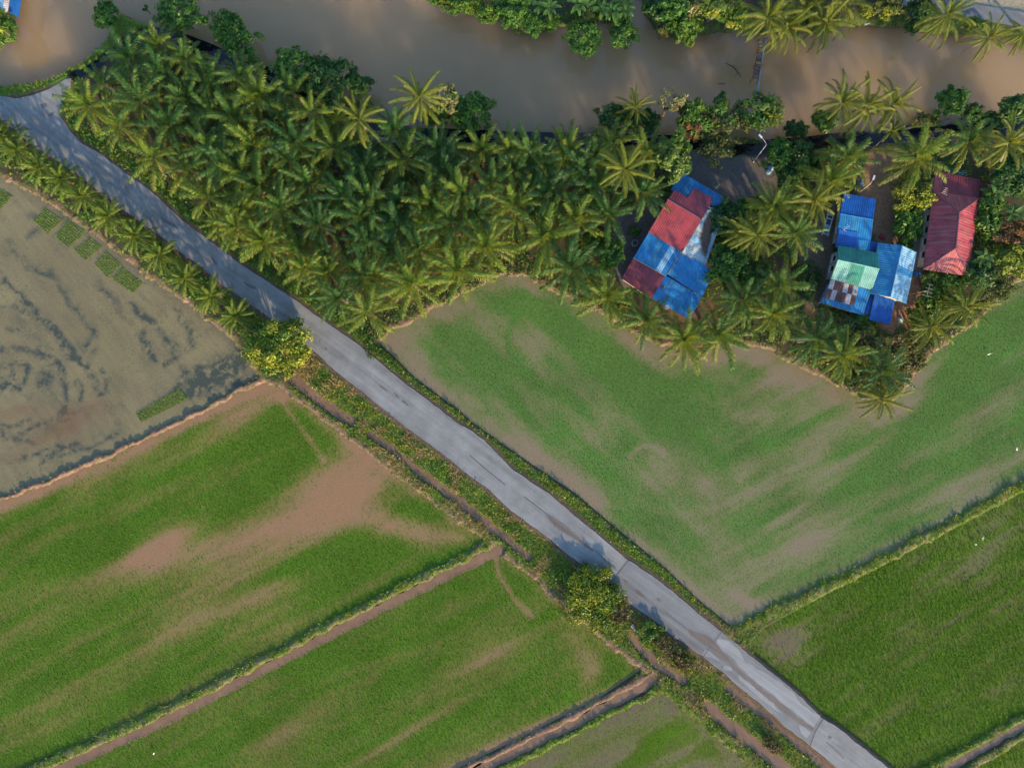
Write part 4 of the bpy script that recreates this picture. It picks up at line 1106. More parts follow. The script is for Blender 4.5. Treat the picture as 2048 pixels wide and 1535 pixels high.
TREES = [
 # name, x, y, rx, ry, top, pal, label, cat, kwargs
 ('roadside_tree', 556, 694, 62, 52, 5.0, 'yellow', 'broad yellow-green tree overhanging the road at the palm row end', 'tree', dict(n=6500, leaf=.24, clumps=70, accent='bright', acc=.45, ang=-20, low=.2)),
 ('roadside_tree', 1180, 1196, 54, 62, 2.3, 'yellow', 'bright yellow-green roadside tree with orange tinged side by the road seam', 'tree', dict(n=6000, leaf=.22, clumps=64, accent='bright', acc=.35, low=.15)),
 ('roadside_shrub', 1240, 1215, 22, 30, 2.2, 'brown', 'orange-brown dry shrub leaning on the roadside tree', 'shrub', dict(n=900, leaf=.2, clumps=20, accent='bright', acc=.3)),
 ('mangrove_shrub', 211, 30, 21, 28, 3.4, 'mangrove', 'small upright shrub standing in water at the grass spit', 'shrub', dict(n=1300, leaf=.26)),
 ('mangrove_shrub', 362, 31, 42, 30, 4.2, 'mangrove', 'round dark green shrub in the river beyond the canal head', 'shrub', dict(n=2600, leaf=.26, accent='bright', acc=.2)),
 ('mangrove_shrub', 472, 76, 62, 33, 4.2, 'mangrove', 'long dark green shrub in the river along the canal bank', 'shrub', dict(n=3400, leaf=.26, ang=35, clumps=46, accent='bright', acc=.12)),
 ('mangrove_shrub', 592, 134, 46, 36, 4.4, 'mangrove', 'leafy dark shrub at the upstream end of the bank thicket', 'shrub', dict(n=2600, leaf=.28, ang=20)),
 ('mangrove_shrub', 660, 160, 52, 42, 4.6, 'dark', 'big dark shrub in the middle of the bank thicket', 'shrub', dict(n=3200, leaf=.28, ang=25)),
 ('mangrove_shrub', 722, 168, 24, 20, 3.4, 'dark', 'small dark shrub ending the bank thicket at the open river', 'shrub', dict(n=1000, leaf=.26)),
 ('mangrove_shrub', 945, 225, 40, 36, 4.4, 'mangrove', 'rounded dark shrub on the river bank beside the pale leaved tree', 'shrub', dict(n=2600, leaf=.27)),
 ('bank_tree', 893, 196, 32, 30, 6.5, 'pale', 'open pale yellow tree between the lone coconut palm and dark shrub', 'tree', dict(n=950, leaf=.25, clumps=26, open_=.5, accent='light', acc=.4)),
 ('bank_shrub', 872, 228, 30, 22, 3.0, 'bright', 'low green shrub under the lone coconut palm', 'shrub', dict(n=1200)),
 ('bank_shrub', 2, 58, 30, 32, 4.0, 'bright', 'bright green shrub by the pale roof in the picture corner', 'shrub', dict(n=1800, leaf=.24, accent='yellow', acc=.15)),
 ('water_shrub', 290, 17, 6, 6, 1.0, 'dark', 'tiny shrub alone in the open river', 'shrub', dict(n=120, leaf=.18, clumps=8)),
 ('creeper_shrub', 884, 4, 26, 10, 2.5, 'bright', 'low creeper mound at the upstream tip of the far bank', 'shrub', dict(n=900, leaf=.2)),
 ('creeper_shrub', 925, 10, 34, 20, 3.2, 'bright', 'light green creeper mound on the far bank', 'shrub', dict(n=1900, leaf=.2, accent='yellow', acc=.2)),
 ('creeper_shrub', 978, 26, 34, 24, 3.4, 'bright', 'creeper mound trailing into the river by the dark shrubs', 'shrub', dict(n=2100, leaf=.2)),
 ('bank_shrub', 1024, 24, 36, 30, 4.0, 'mangrove', 'dark green shrub upstream of the banana clump', 'shrub', dict(n=2200, leaf=.24)),
 ('bank_shrub', 1066, 52, 24, 22, 3.4, 'mangrove', 'overhanging shrub below the first banana plants', 'shrub', dict(n=1500, leaf=.22)),
 ('bank_shrub', 1098, 46, 18, 18, 3.0, 'bright', 'small fresh green shrub under the banana plants', 'shrub', dict(n=1000, leaf=.22)),
 ('water_shrub', 1165, 76, 32, 36, 3.2, 'mangrove', 'larger round bush growing in the river below the bananas', 'shrub', dict(n=2300, leaf=.22)),
 ('water_shrub', 1246, 68, 26, 32, 3.2, 'mangrove', 'smaller round bush in the river at the inlet mouth', 'shrub', dict(n=1900, leaf=.22)),
 ('bank_tree', 1308, 16, 20, 18, 4.0, 'dark', 'dark shrub at the inlet on the far bank', 'shrub', dict(n=900)),
 ('bank_tree', 1350, 18, 34, 26, 6.0, 'mangrove', 'tall dark tree at the inlet of the far bank', 'tree', dict(n=1900, leaf=.28)),
 ('bank_tree', 1370, 55, 34, 30, 5.0, 'bright', 'round green tree leaning over the river with brown reflection', 'tree', dict(n=2300, leaf=.28, accent='light', acc=.3)),
 ('bank_tree', 1375, 20, 22, 20, 6.0, 'pale', 'pale flowering tree behind the round green tree', 'tree', dict(n=800, leaf=.22, accent='olive', acc=.5)),
 ('bank_tree', 1430, 16, 34, 26, 6.0, 'light', 'yellow-green tree in the middle of the far bank', 'tree', dict(n=2200, leaf=.28, accent='yellow', acc=.3)),
 ('bank_tree', 1462, 34, 30, 22, 5.0, 'bright', 'green tree beside the golden footbridge palm', 'tree', dict(n=1800, leaf=.28, accent='yellow', acc=.25)),
 ('bank_shrub', 1324, 62, 16, 12, 2.5, 'olive', 'olive shrub at the water line of the inlet', 'shrub', dict(n=500, leaf=.22)),
 ('bank_tree', 1600, 40, 36, 26, 4.5, 'dark', 'dark thicket between the far bank coconut palms', 'shrub', dict(n=2000)),
 ('bank_tree', 1775, 14, 36, 24, 4.0, 'olive', 'yellowish tree by the far road bend', 'tree', dict(n=2200, leaf=.22, accent='yellow', acc=.3)),
 ('bank_shrub', 1733, 22, 16, 14, 2.2, 'yellow', 'small yellow bush among the far bank litter', 'shrub', dict(n=600, leaf=.2)),
 ('bank_tree', 1845, 22, 24, 24, 4.0, 'dark', 'dark tree behind the large far bank coconut palm', 'tree', dict(n=1300)),
 ('bank_shrub', 1826, 52, 18, 14, 2.4, 'dark', 'dark low bush at the water below the far road', 'shrub', dict(n=700)),
 ('bank_shrub', 1945, 48, 26, 12, 2.0, 'bright', 'low green scrub between far road and river', 'shrub', dict(n=900, leaf=.22)),
 ('bank_shrub', 1228, 236, 34, 26, 3.6, 'dark', 'dark bank shrub where the gravel path ends', 'shrub', dict(n=1700, leaf=.26)),
 ('bank_shrub', 1285, 245, 34, 26, 3.6, 'dark', 'dark shrub under the young coconut palm', 'shrub', dict(n=1600, leaf=.26)),
 ('bank_tree', 1338, 206, 30, 24, 7.5, 'pale', 'sparse pale tree with bare twigs over the river bank', 'tree', dict(n=520, leaf=.20, clumps=24, open_=.7)),
 ('mango_tree', 1386, 240, 37, 36, 6.0, 'bright', 'bright green mango tree with reddish new leaves on the bank', 'tree', dict(n=2600, leaf=.30, accent='red', acc=.12)),
 ('bank_tree', 1440, 208, 14, 22, 4.5, 'dark', 'dark narrow tree behind the bank trees', 'tree', dict(n=600)),
 ('bank_tree', 1446, 244, 42, 38, 6.5, 'olive', 'grey-olive tree between the mango and the footbridge tree', 'tree', dict(n=2600, leaf=.24, accent='mangrove', acc=.4)),
 ('bank_tree', 1512, 228, 44, 36, 6.5, 'light', 'leafy tree hiding the near end of the footbridge', 'tree', dict(n=2800, leaf=.26, accent='mangrove', acc=.4)),
 ('bank_shrub', 1590, 258, 22, 18, 2.6, 'dark', 'low dark shrub on the river bank past the footbridge', 'shrub', dict(n=900)),
 ('bank_shrub', 1648, 240, 24, 20, 3.0, 'mangrove', 'shrub at the feet of the riverside three palms', 'shrub', dict(n=1100)),
 ('bank_tree', 1900, 206, 30, 27, 4.2, 'mangrove', 'round green shrub jutting into the river past the three palms', 'shrub', dict(n=1900, leaf=.26)),
 ('bank_shrub', 1945, 224, 17, 17, 3.0, 'dark', 'small dark shrub beside the round one in the river', 'shrub', dict(n=700)),
 ('bank_shrub', 1850, 238, 22, 12, 2.2, 'olive', 'pale tufty shrub on the canal bank', 'shrub', dict(n=800, leaf=.22)),
 ('bank_tree', 2030, 216, 32, 28, 4.5, 'dark', 'dark shrub in the river at the picture side', 'shrub', dict(n=1800)),
 ('bank_shrub', 1980, 240, 26, 16, 2.6, 'dark', 'dark undergrowth between the river shrubs and canal', 'shrub', dict(n=900)),
 ('fruit_tree', 1344, 312, 33, 48, 7.5, 'light', 'tall dense light green tree beside the blue roof corner', 'tree', dict(n=4200, leaf=.26, clumps=56, accent='bright', acc=.3)),
 ('yard_tree', 1431, 300, 34, 32, 5.5, 'olive', 'olive tree with bare grey middle standing at the canal yard', 'tree', dict(n=1800, leaf=.20, accent='pale', acc=.2)),
 ('yard_tree', 1556, 308, 28, 28, 5.0, 'mangrove', 'rounded green tree beside the street lamp and canal', 'tree', dict(n=1800, leaf=.28)),
 ('yard_tree', 1604, 312, 26, 28, 5.0, 'dark', 'dark bluish tree between lamp tree and big palm', 'tree', dict(n=1700, leaf=.28)),
 ('yard_tree', 1630, 340, 22, 24, 4.0, 'olive', 'yellowish drooping tree beside the big oil palm', 'tree', dict(n=1100, leaf=.24, accent='brown', acc=.4)),
 ('yard_tree', 1580, 352, 28, 22, 3.6, 'dark', 'shaded bush behind the grey yard', 'shrub', dict(n=1300)),
 ('yard_tree', 1450, 432, 44, 36, 4.6, 'dark', 'dark leafy tree against the white sheet roof', 'tree', dict(n=2600, leaf=.26)),
 ('yard_tree', 1510, 420, 34, 26, 4.0, 'mangrove', 'green bush between the dark tree and the dead-frond palm', 'shrub', dict(n=1700)),
 ('yard_tree', 1460, 528, 50, 42, 5.2, 'mangrove', 'large green tree covering the blue roof side', 'tree', dict(n=3600, leaf=.26, accent='dark', acc=.4)),
 ('yard_tree', 1510, 560, 34, 30, 4.0, 'dark', 'dark tree in the shade below the large green tree', 'tree', dict(n=1800)),
 ('yard_shrub', 1222, 508, 24, 34, 3.6, 'mangrove', 'dark green bush at the yard beside the water butt', 'shrub', dict(n=1900, leaf=.22)),
 ('yard_shrub', 1190, 480, 20, 26, 3.0, 'bright', 'green bush behind the butt-side bush under palms', 'shrub', dict(n=1000, leaf=.22)),
 ('yard_shrub', 1268, 462, 14, 10, 1.2, 'bright', 'low round bush in the cluttered yard', 'shrub', dict(n=500, leaf=.16)),
 ('yard_shrub', 1615, 560, 22, 40, 2.2, 'dark', 'scrub in the dim gap before the grey wall', 'shrub', dict(n=900)),
 ('yard_tree', 1822, 386, 42, 34, 5.0, 'yellow', 'yellow-green feathery tree beside the red hipped roof', 'tree', dict(n=2800, leaf=.20, accent='olive', acc=.4)),
 ('yard_shrub', 1818, 440, 28, 34, 3.0, 'mangrove', 'dark green bush between dirt yard and red roof', 'shrub', dict(n=1700)),
 ('yard_shrub', 1806, 492, 18, 14, 1.8, 'mangrove', 'bush at the gable of the teal roof', 'shrub', dict(n=700)),
 ('garden_tree', 1975, 425, 26, 44, 4.0, 'bright', 'green garden tree along the red roof side', 'tree', dict(n=2200, leaf=.26, accent='dark', acc=.3)),
 ('garden_tree', 2015, 360, 40, 44, 5.0, 'dark', 'dark tree behind the red roof under the long bare trunk', 'tree', dict(n=2800, leaf=.28)),
 ('garden_tree', 2034, 320, 30, 26, 4.5, 'dark', 'dark tree by the canal at the picture side', 'tree', dict(n=1500)),
 ('garden_tree', 2016, 468, 36, 30, 4.0, 'red', 'reddish brown bush in the garden beyond the red roof', 'shrub', dict(n=1900, leaf=.22, accent='brown', acc=.4)),
 ('garden_shrub', 1975, 468, 18, 24, 2.8, 'bright', 'bright small shrub in front of the reddish bush', 'shrub', dict(n=1000, leaf=.24)),
 ('garden_tree', 2022, 520, 42, 32, 4.2, 'yellow', 'yellow-leaved tree at the paddy corner beyond the red roof', 'tree', dict(n=2800, leaf=.26, accent='light', acc=.4)),
 ('garden_tree', 1960, 552, 36, 30, 4.2, 'dark', 'dark olive tree at the corner of the red roof', 'tree', dict(n=2200, leaf=.20)),
 ('garden_tree', 1990, 582, 36, 24, 3.2, 'olive', 'fine leaved olive shrub sloping to the green paddy', 'shrub', dict(n=2200, leaf=.17)),
 ('garden_shrub', 1860, 553, 24, 16, 2.2, 'light', 'sunlit yellow-green shrub below the cream house wall', 'shrub', dict(n=1100, leaf=.22)),
 ('garden_shrub', 1905, 562, 30, 18, 2.4, 'mangrove', 'green shrub bed under the red roof end', 'shrub', dict(n=1300, leaf=.24)),
 ('garden_shrub', 1870, 600, 34, 26, 2.6, 'bright', 'green garden bush beside the blue bucket', 'shrub', dict(n=1900, leaf=.24)),
 ('garden_shrub', 1910, 606, 26, 22, 2.6, 'mangrove', 'dark bush beside the wind-bent coconut palm', 'shrub', dict(n=1200, leaf=.24)),
 ('garden_shrub', 1842, 640, 26, 24, 2.4, 'bright', 'green bush before the short pale coconut palm', 'shrub', dict(n=1200, leaf=.24)),
 ('corner_tree', 1790, 690, 48, 36, 4.4, 'olive', 'wide olive brown bush filling the paddy corner', 'shrub', dict(n=3200, leaf=.18, accent='brown', acc=.3)),
 ('corner_tree', 1742, 690, 34, 30, 4.0, 'brown', 'brownish red bush behind the blue roof tip', 'shrub', dict(n=1900, leaf=.2, accent='dark', acc=.5)),
 ('corner_tree', 1820, 720, 30, 30, 2.6, 'olive', 'fine olive scrub on the paddy bank corner', 'shrub', dict(n=1700, leaf=.17, accent='brown', acc=.3)),
 ('corner_tree', 1720, 750, 34, 26, 3.0, 'olive', 'olive scrub under the corner palms on the soil bank', 'shrub', dict(n=1500, leaf=.2)),
 ('corner_tree', 1690, 655, 30, 24, 3.2, 'olive', 'feathery bush below the rusty roof eave', 'shrub', dict(n=1300, leaf=.22)),
 ('corner_tree', 1722, 645, 26, 18, 2.6, 'mangrove', 'green bush touching the small blue roof', 'shrub', dict(n=1000, leaf=.22)),
 ('ditch_shrub', 1300, 1262, 26, 22, 1.6, 'mangrove', 'green weeds mound beside the concrete slab by the road', 'shrub', dict(n=1100, leaf=.18)),
 ('ditch_shrub', 1330, 1290, 34, 16, 1.5, 'brown', 'straw-coloured dry bush along the roadside ditch', 'shrub', dict(n=1200, leaf=.18, ang=38, accent='olive', acc=.3)),
 ('ditch_shrub', 1368, 1325, 30, 16, 1.5, 'brown', 'pale dry bush at the end of the roadside ditch', 'shrub', dict(n=1100, leaf=.18, ang=45, accent='yellow', acc=.2)),
 ('ditch_shrub', 1545, 1490, 24, 14, 1.4, 'brown', 'pinkish dry weeds between the twin lower ditches', 'shrub', dict(n=900, leaf=.16, ang=40)),
]
for k, (nm, x, y, rx, ry, top, pal, lab, cat, kw) in enumerate(TREES):
    tree(nm, x, y, rx, ry, top, pal, lab, cat, seed=k, **kw)

# weeds under the grove edge along the road: many small leaves, one mass
rg = np.random.default_rng(77)
n_w = 64000
p = np.stack([rg.random(n_w) * 840 - 30, rg.random(n_w) * 560 + 190], 1)
d = sample_grid(d_road, p)
low_side = (p[:, 1] > 0.74 * p[:, 0] + 160) & (p[:, 0] < 520) & (d > 9) & (d < 62) & (fbm(p[:, 0] / 26, p[:, 1] / 26, 3, 143) > .42)
keep = ((d > 7) & (d < 46) & (p[:, 1] < 0.74 * p[:, 0] + 160) & (rg.random(n_w) < 1.15 - d / 46) & (p[:, 0] > 110)) | low_side
keep &= sample_grid(d_field, p) > 4
p = p[keep]; n = len(p)
hgt = 0.25 + 0.9 * fbm(p[:, 0] / 16, p[:, 1] / 16, 3, 141) * rg.random(n)
pos = np.stack([(p[:, 0] - 1024) * S, (767.5 - p[:, 1]) * S, sample_grid(Z, p) + hgt], 1)
nr = rg.normal(size=(n, 3)) * .6 + np.array([0, 0, 0.8]); nr /= np.linalg.norm(nr, axis=1)[:, None]
t = np.cross(nr, rg.normal(size=(n, 3))); t /= np.linalg.norm(t, axis=1)[:, None]; s2 = np.cross(nr, t)
L = 0.20 * (0.6 + 0.8 * rg.random((n, 1)))
v = np.stack([pos - t * L, pos + s2 * L * .5, pos + t * L, pos - s2 * L * .5], 1).reshape(-1, 3)
wc = C(0.045, 0.135, 0.018)[None] * (0.6 + 0.9 * rg.random((n, 1)))
yw = sstep(0.5, .66, fbm(p[:, 0] / 25, p[:, 1] / 25, 3, 142))[:, None]; wc = wc * (1 - .5 * yw) + C(0.15, 0.17, 0.03)[None] * .5 * yw
tag(obj('verge_weeds', mesh_np('verge_weeds', v, np.arange(4 * n).reshape(-1, 4), M_leaf, np.repeat(wc, 4, 0))), 'leafy green weeds along the road under the grove edge', 'weeds', kind='stuff')

rg = np.random.default_rng(78)
n_w = 60000
p = np.stack([rg.random(n_w) * 1320 + 735, rg.random(n_w) * 330 + 500], 1)
bd = line_dist(p, BUNDS[11][0]); fd_ = sample_grid(d_field, p)
m_ = fbm(p[:, 0] / 24, p[:, 1] / 24, 3, 151)
keep = (fd_ > -3) & (bd < 34) & (m_ + rg.random(n_w) * .25 > .50 + (fd_ < 3) * .12)
p = p[keep]; n = len(p); m_ = m_[keep]
hgt = 0.15 + 0.9 * np.clip(m_ - .3, 0, 1) * rg.random(n) * np.clip(fd_[keep] / 12, .25, 1)
pos = np.stack([(p[:, 0] - 1024) * S, (767.5 - p[:, 1]) * S, sample_grid(Z, p) + hgt], 1)
nr = rg.normal(size=(n, 3)) * .6 + np.array([0, 0, 0.8]); nr /= np.linalg.norm(nr, axis=1)[:, None]
t = np.cross(nr, rg.normal(size=(n, 3))); t /= np.linalg.norm(t, axis=1)[:, None]; s2 = np.cross(nr, t)
L = 0.19 * (0.6 + 0.8 * rg.random((n, 1)))
v = np.stack([pos - t * L, pos + s2 * L * .45, pos + t * L, pos - s2 * L * .45], 1).reshape(-1, 3)
wc = C(0.050, 0.115, 0.020)[None] * (0.6 + 0.9 * rg.random((n, 1)))
dw = (rg.random((n, 1)) < .28) * 1.0; wc = wc * (1 - dw) + C(0.24, 0.15, 0.085)[None] * (0.5 + 0.8 * rg.random((n, 1))) * dw
bank_v, bank_c = v, wc
rg = np.random.default_rng(79)
n_w = 60000
p = np.stack([rg.random(n_w) * 1250 + 560, rg.random(n_w) * 860 + 690], 1)
m_ = fbm(p[:, 0] / 30, p[:, 1] / 30, 4, 152); dd_ = sample_grid(d_ditch, p)
on = (sample_grid(w_strip, p) > .5) | ((sample_grid(d_road, p) < 30) & (sample_grid(d_road, p) > 5) & (sample_grid(d_field, p) > 2))
keep = on & (sample_grid(d_road, p) > 6) & (dd_ > -2) & (m_ + rg.random(n_w) * .2 > .54)
p = p[keep]; m_ = m_[keep]; n = len(p)
hgt = 0.1 + 2.2 * np.clip(m_ - .42, 0, .4) * (0.3 + 0.7 * rg.random(n))
pos = np.stack([(p[:, 0] - 1024) * S, (767.5 - p[:, 1]) * S, sample_grid(Z, p) + hgt], 1)
nr = rg.normal(size=(n, 3)) * .6 + np.array([0, 0, 0.8]); nr /= np.linalg.norm(nr, axis=1)[:, None]
t = np.cross(nr, rg.normal(size=(n, 3))); t /= np.linalg.norm(t, axis=1)[:, None]; s2 = np.cross(nr, t)
L = 0.16 * (0.6 + 0.8 * rg.random((n, 1)))
v = np.stack([pos - t * L, pos + s2 * L * .45, pos + t * L, pos - s2 * L * .45], 1).reshape(-1, 3)
wc = C(0.085, 0.175, 0.018)[None] * (0.6 + 0.8 * rg.random((n, 1)))
yw = sstep(.5, .62, fbm(p[:, 0] / 34, p[:, 1] / 34, 3, 153))[:, None]; wc = wc * (1 - .7 * yw) + C(0.28, 0.24, 0.045)[None] * (0.6 + 0.7 * rg.random((n, 1))) * .7 * yw
tag(obj('roadside_weeds', mesh_np('roadside_weeds', v, np.arange(4 * n).reshape(-1, 4), M_leaf, np.repeat(wc, 4, 0))), 'low bushy green and yellow weeds between the road and its ditches', 'weeds', kind='stuff')
v, wc, n = bank_v, bank_c, len(bank_c)
tag(obj('bank_weeds', mesh_np('bank_weeds', v, np.arange(4 * n).reshape(-1, 4), M_leaf, np.repeat(wc, 4, 0))), 'green and dry weeds on the earth bank under the palms at the paddy', 'weeds', kind='stuff')

# ------------------------------------------------------------------ rice nursery beds
M_bed = plain('bed_mud', (0.11, 0.125, 0.035), 0.8, 0.3, 3)
BEDS = [([(90, 415), (128, 440), (95, 470), (68, 442)], 'nursery bed of rice seedlings first in the line beside the palm row'), ([(137, 438), (173, 465), (138, 498), (110, 473)], 'nursery bed of rice seedlings second in the line beside the palm row'),
        ([(180, 474), (207, 493), (170, 523), (148, 500)], 'nursery bed of rice seedlings third in the line beside the palm row'), ([(213, 502), (245, 528), (217, 558), (187, 527)], 'nursery bed joined to the long last bed beside the palm row'),
        ([(245, 533), (288, 566), (267, 588), (224, 558)], 'last and lowest nursery bed of the line beside the palm row'), ([(-30, 360), (28, 392), (0, 420), (-40, 400)], 'nursery bed cut off by the picture edge near the soil bund'),
        ([(360, 775), (378, 798), (283, 845), (271, 827)], 'long narrow nursery bed alone by the straw bund')]
for k, (qd, lab) in enumerate(BEDS):
    c = W(sum(x for x, _ in qd) / 4, sum(y for _, y in qd) / 4)
    root = empty('seedling_bed', c); tag(root, lab, 'seedling bed', 'rice nursery beds')
    A, B_, C_, D_ = [W(x, y) - c for x, y in qd]
    mb = MB(); mb.prism([(q.x * 0.95, q.y * 0.95) for q in (D_, C_, B_, A)], -0.1, 0.025); mb.build('bed', M_bed, root)
    nu = max(6, int((B_ - A).length / 0.31)); nv = max(6, int((D_ - A).length / 0.31))
    pts = []
    for i in range(nu):
        for j in range(nv):
            u_, v_ = (i + .5) / nu, (j + .5) / nv
            if k == 3 and u_ < .15 and v_ > .8: continue
            q = A * (1 - u_) * (1 - v_) + B_ * u_ * (1 - v_) + C_ * u_ * v_ + D_ * (1 - u_) * v_
            pts.append((q.x + random.uniform(-.05, .05), q.y + random.uniform(-.05, .05), 0.02))
    pts = np.array(pts); cc = np.tile(C(0.11, 0.25, 0.022), (len(pts), 1)) * (0.75 + 0.5 * RNG.random((len(pts), 1)))
    me = blades('seedlings', pts, np.full(len(pts), 0.21), np.full(len(pts), 0.13), cc, 6, .9)
    tag(obj('seedlings', me, root), kind='stuff')

# ------------------------------------------------------------------ houses
def roof_mat(name, c, fade=None, famt=0.0, rough=0.5, rnd=0.14, stain=0.42):
    m, nt, p, _ = new_mat(name)
    oi = N(nt, 'ShaderNodeObjectInfo')
    f = remap(nt, noise_node(nt, 0.9, 5, 0.65), 1 - stain, 1 + stain * .7)
    cc = mul_col(nt, mul_col(nt, c, f), remap(nt, oi.outputs['Random'], 1 - rnd, 1 + rnd, 0, 1))
    if fade:
        ua = N(nt, 'ShaderNodeAttribute', attribute_name='sheet_uv')
        sn = N(nt, 'ShaderNodeTexNoise'); sn.inputs['Scale'].default_value = 1.0; sn.inputs['Detail'].default_value = 5; sn.inputs['Roughness'].default_value = 0.7
        mp = N(nt, 'ShaderNodeMapping'); mp.inputs['Scale'].default_value = (3.2, 0.28, 1.0)
        nt.links.new(ua.outputs['Vector'], mp.inputs[0]); nt.links.new(mp.outputs[0], sn.inputs['Vector'])
        w_ = remap(nt, sn.outputs['Fac'], 0, famt, 0.46, 0.72)
        cc = mix_col(nt, cc, fade, w_)
    nt.links.new(cc, p.inputs['Base Color']); p.inputs['Roughness'].default_value = rough; p.inputs['Specular IOR Level'].default_value = 0.5
    return m
M_red = roof_mat('red_roof', (0.25, 0.030, 0.040), (0.30, 0.10, 0.10), .35)
M_red2 = roof_mat('hip_red_roof', (0.30, 0.040, 0.046), (0.38, 0.17, 0.17), .55)
M_dred = roof_mat('dull_and_shaded_red_roof', (0.17, 0.026, 0.038), (0.20, 0.07, 0.08), .3)  # darker red, also carries the painted shade of north-facing slopes
M_blue = roof_mat('blue_roof', (0.004, 0.155, 0.38), (0.06, 0.26, 0.48), .4)
M_dblue = roof_mat('deep_blue_roof', (0.003, 0.090, 0.36), (0.01, 0.14, 0.42), .3)
M_teal = roof_mat('teal_blue_roof', (0.012, 0.18, 0.37), (0.08, 0.28, 0.42), .4)
M_lblue = roof_mat('pale_blue_roof', (0.20, 0.40, 0.52), (0.10, 0.30, 0.48), .6)
M_white = roof_mat('weathered_white_roof', (0.30, 0.41, 0.45), (0.22, 0.33, 0.38), .5)
M_green = roof_mat('green_roof', (0.010, 0.185, 0.130), (0.06, 0.26, 0.20), .3)
M_lgreen = roof_mat('pale_green_roof', (0.13, 0.36, 0.30), (0.25, 0.45, 0.40), .5)
M_rust = roof_mat('rusty_roof', (0.085, 0.042, 0.038), (0.16, 0.07, 0.05), .5, rough=.8)
M_zinc = roof_mat('zinc_roof', (0.33, 0.33, 0.34), (0.20, 0.16, 0.15), .5)
M_cap = plain('ridge_cap', (0.17, 0.16, 0.17), .6, .2)
M_redcap = plain('red_ridge_cap', (0.16, 0.06, 0.075), .5, .2)
M_slab = plain('roof_timber', (0.10, 0.07, 0.05), .8, .3)
M_wall = plain('cream_wall', (0.46, 0.40, 0.32), .85, .15, 1.5)
M_gwall = plain('grey_wall', (0.27, 0.30, 0.31), .85, .2, 1.5)
M_wwall = plain('white_wall', (0.62, 0.58, 0.52), .8, .12, 1.5)
M_glass = plain('dark_glass', (0.015, 0.020, 0.025), .1, .1, 3)
M_frame = plain('window_frame', (0.55, 0.53, 0.50), .6, .1)

def roof_plane(house, A, B_, C_, D_, za, zb, zc, zd, mats, n, hip=False, amp=0.03, pitch=0.32, lift=0.0, part='roof', slab=True):
    """ridge A-B, eave D-C (photo pixels and heights); corrugations run down the slope; mats = material or list per sheet"""
    o = house.location
    a, b, c, d = W(*A, za + lift) - o, W(*B_, zb + lift) - o, W(*C_, zc + lift) - o, W(*D_, zd + lift) - o
    ev = c - d; el = ev.length; eu = ev.normalized()
    ta, tb = (a - d).dot(eu) / el, (b - d).dot(eu) / el
    nrm = (b - a if (b - a).length > .3 else c - d).cross(a - d); nrm = nrm.normalized(); nrm = nrm if nrm.z > 0 else -nrm
    def col_pts(t):
        if not hip:
            return d.lerp(c, t), a.lerp(b, t)
        lo = d.lerp(c, t)
        sa, sb = a - d.lerp(c, ta), b - d.lerp(c, tb)
        if t < ta: return lo, lo + sa * (t / max(ta, 1e-3))
        if t > tb: return lo, lo + sb * ((1 - t) / max(1 - tb, 1e-3))
        w_ = (t - ta) / max(tb - ta, 1e-3); return lo, lo + sa.lerp(sb, w_)
    mb = MB()
    poly = [a, b, c, d] if (b - a).length > .2 else [a, c, d]
    k = len(poly)
    dn = Vector((0, 0, -.045)); th = Vector((0, 0, -.12))
    if slab:
        mb.add([p_ + dn for p_ in poly] + [p_ + th for p_ in poly], [tuple(range(k)), tuple(range(2 * k - 1, k - 1, -1))] + [(i, k + i, k + (i + 1) % k, (i + 1) % k) for i in range(k)])
        part_o = mb.build(part, M_slab, house)
    else:
        part_o = None
    for s in range(n):
        t0, t1 = s / n, (s + 1) / n
        ribs = max(2, round(el * (t1 - t0) / pitch)); m_ = ribs * 2
        ts = sorted(set([t0 + (t1 - t0) * j / m_ for j in range(m_ + 1)] + ([x for x in (ta, tb) if hip and t0 < x < t1])))
        v = []; f = []
        step = nrm * (0.008 * (s % 2))
        for j, t in enumerate(ts):
            lo, hi = col_pts(t); off = nrm * (amp if j % 2 else 0.0) + step
            v += [lo + off, hi + off]
        for j in range(len(ts) - 1): f.append((2 * j, 2 * j + 2, 2 * j + 3, 2 * j + 1))
        mm = mats[s % len(mats)] if isinstance(mats, (list, tuple)) else mats
        me = mesh_py('roof_sheet', v, f, mm)
        uv = me.attributes.new('sheet_uv', 'FLOAT_VECTOR', 'POINT')
        ar = []
        for j, t in enumerate(ts):
            lo, hi = col_pts(t); ar += [t * el, 0, za * 7 + el * 3, t * el, (hi - lo).length, za * 7 + el * 3]
        uv.data.foreach_set('vector', np.array(ar, dtype=np.float32))
        obj('roof_sheet', me, part_o or house)
    return part_o

def cap(house, A, za, B_, zb, m, r=0.11):
    o = house.location
    mb = MB(); mb.tube([W(*A, za) - o + Vector((0, 0, .03)), W(*B_, zb) - o + Vector((0, 0, .03))], r, 6); return mb.build('ridge_cap', m, house)
def walls(house, poly_px, z_at, ztop, m, inset=0.5, name='wall'):
    """wall prism below an eave polygon seen at height z_at, pulled in by inset"""
    o = house.location
    pts = [W(x, y, z_at) - o for x, y in poly_px]
    c = sum(pts, Vector()) / len(pts)
    ztop = ztop - o.z - 0.35
    q = []
    for p_ in pts:
        d = Vector((p_.x - c.x, p_.y - c.y)); l = d.length
        e = d * max(0.2, (l - inset * 1.3) / l); q.append((c.x + e.x, c.y + e.y))
    ar = sum(q[i][0] * q[(i + 1) % len(q)][1] - q[(i + 1) % len(q)][0] * q[i][1] for i in range(len(q)))
    if ar < 0: q = q[::-1]
    mb = MB(); mb.prism(q, 0.05, ztop if not isinstance(ztop, list) else ztop); mb.build(name, m, house)
    return q
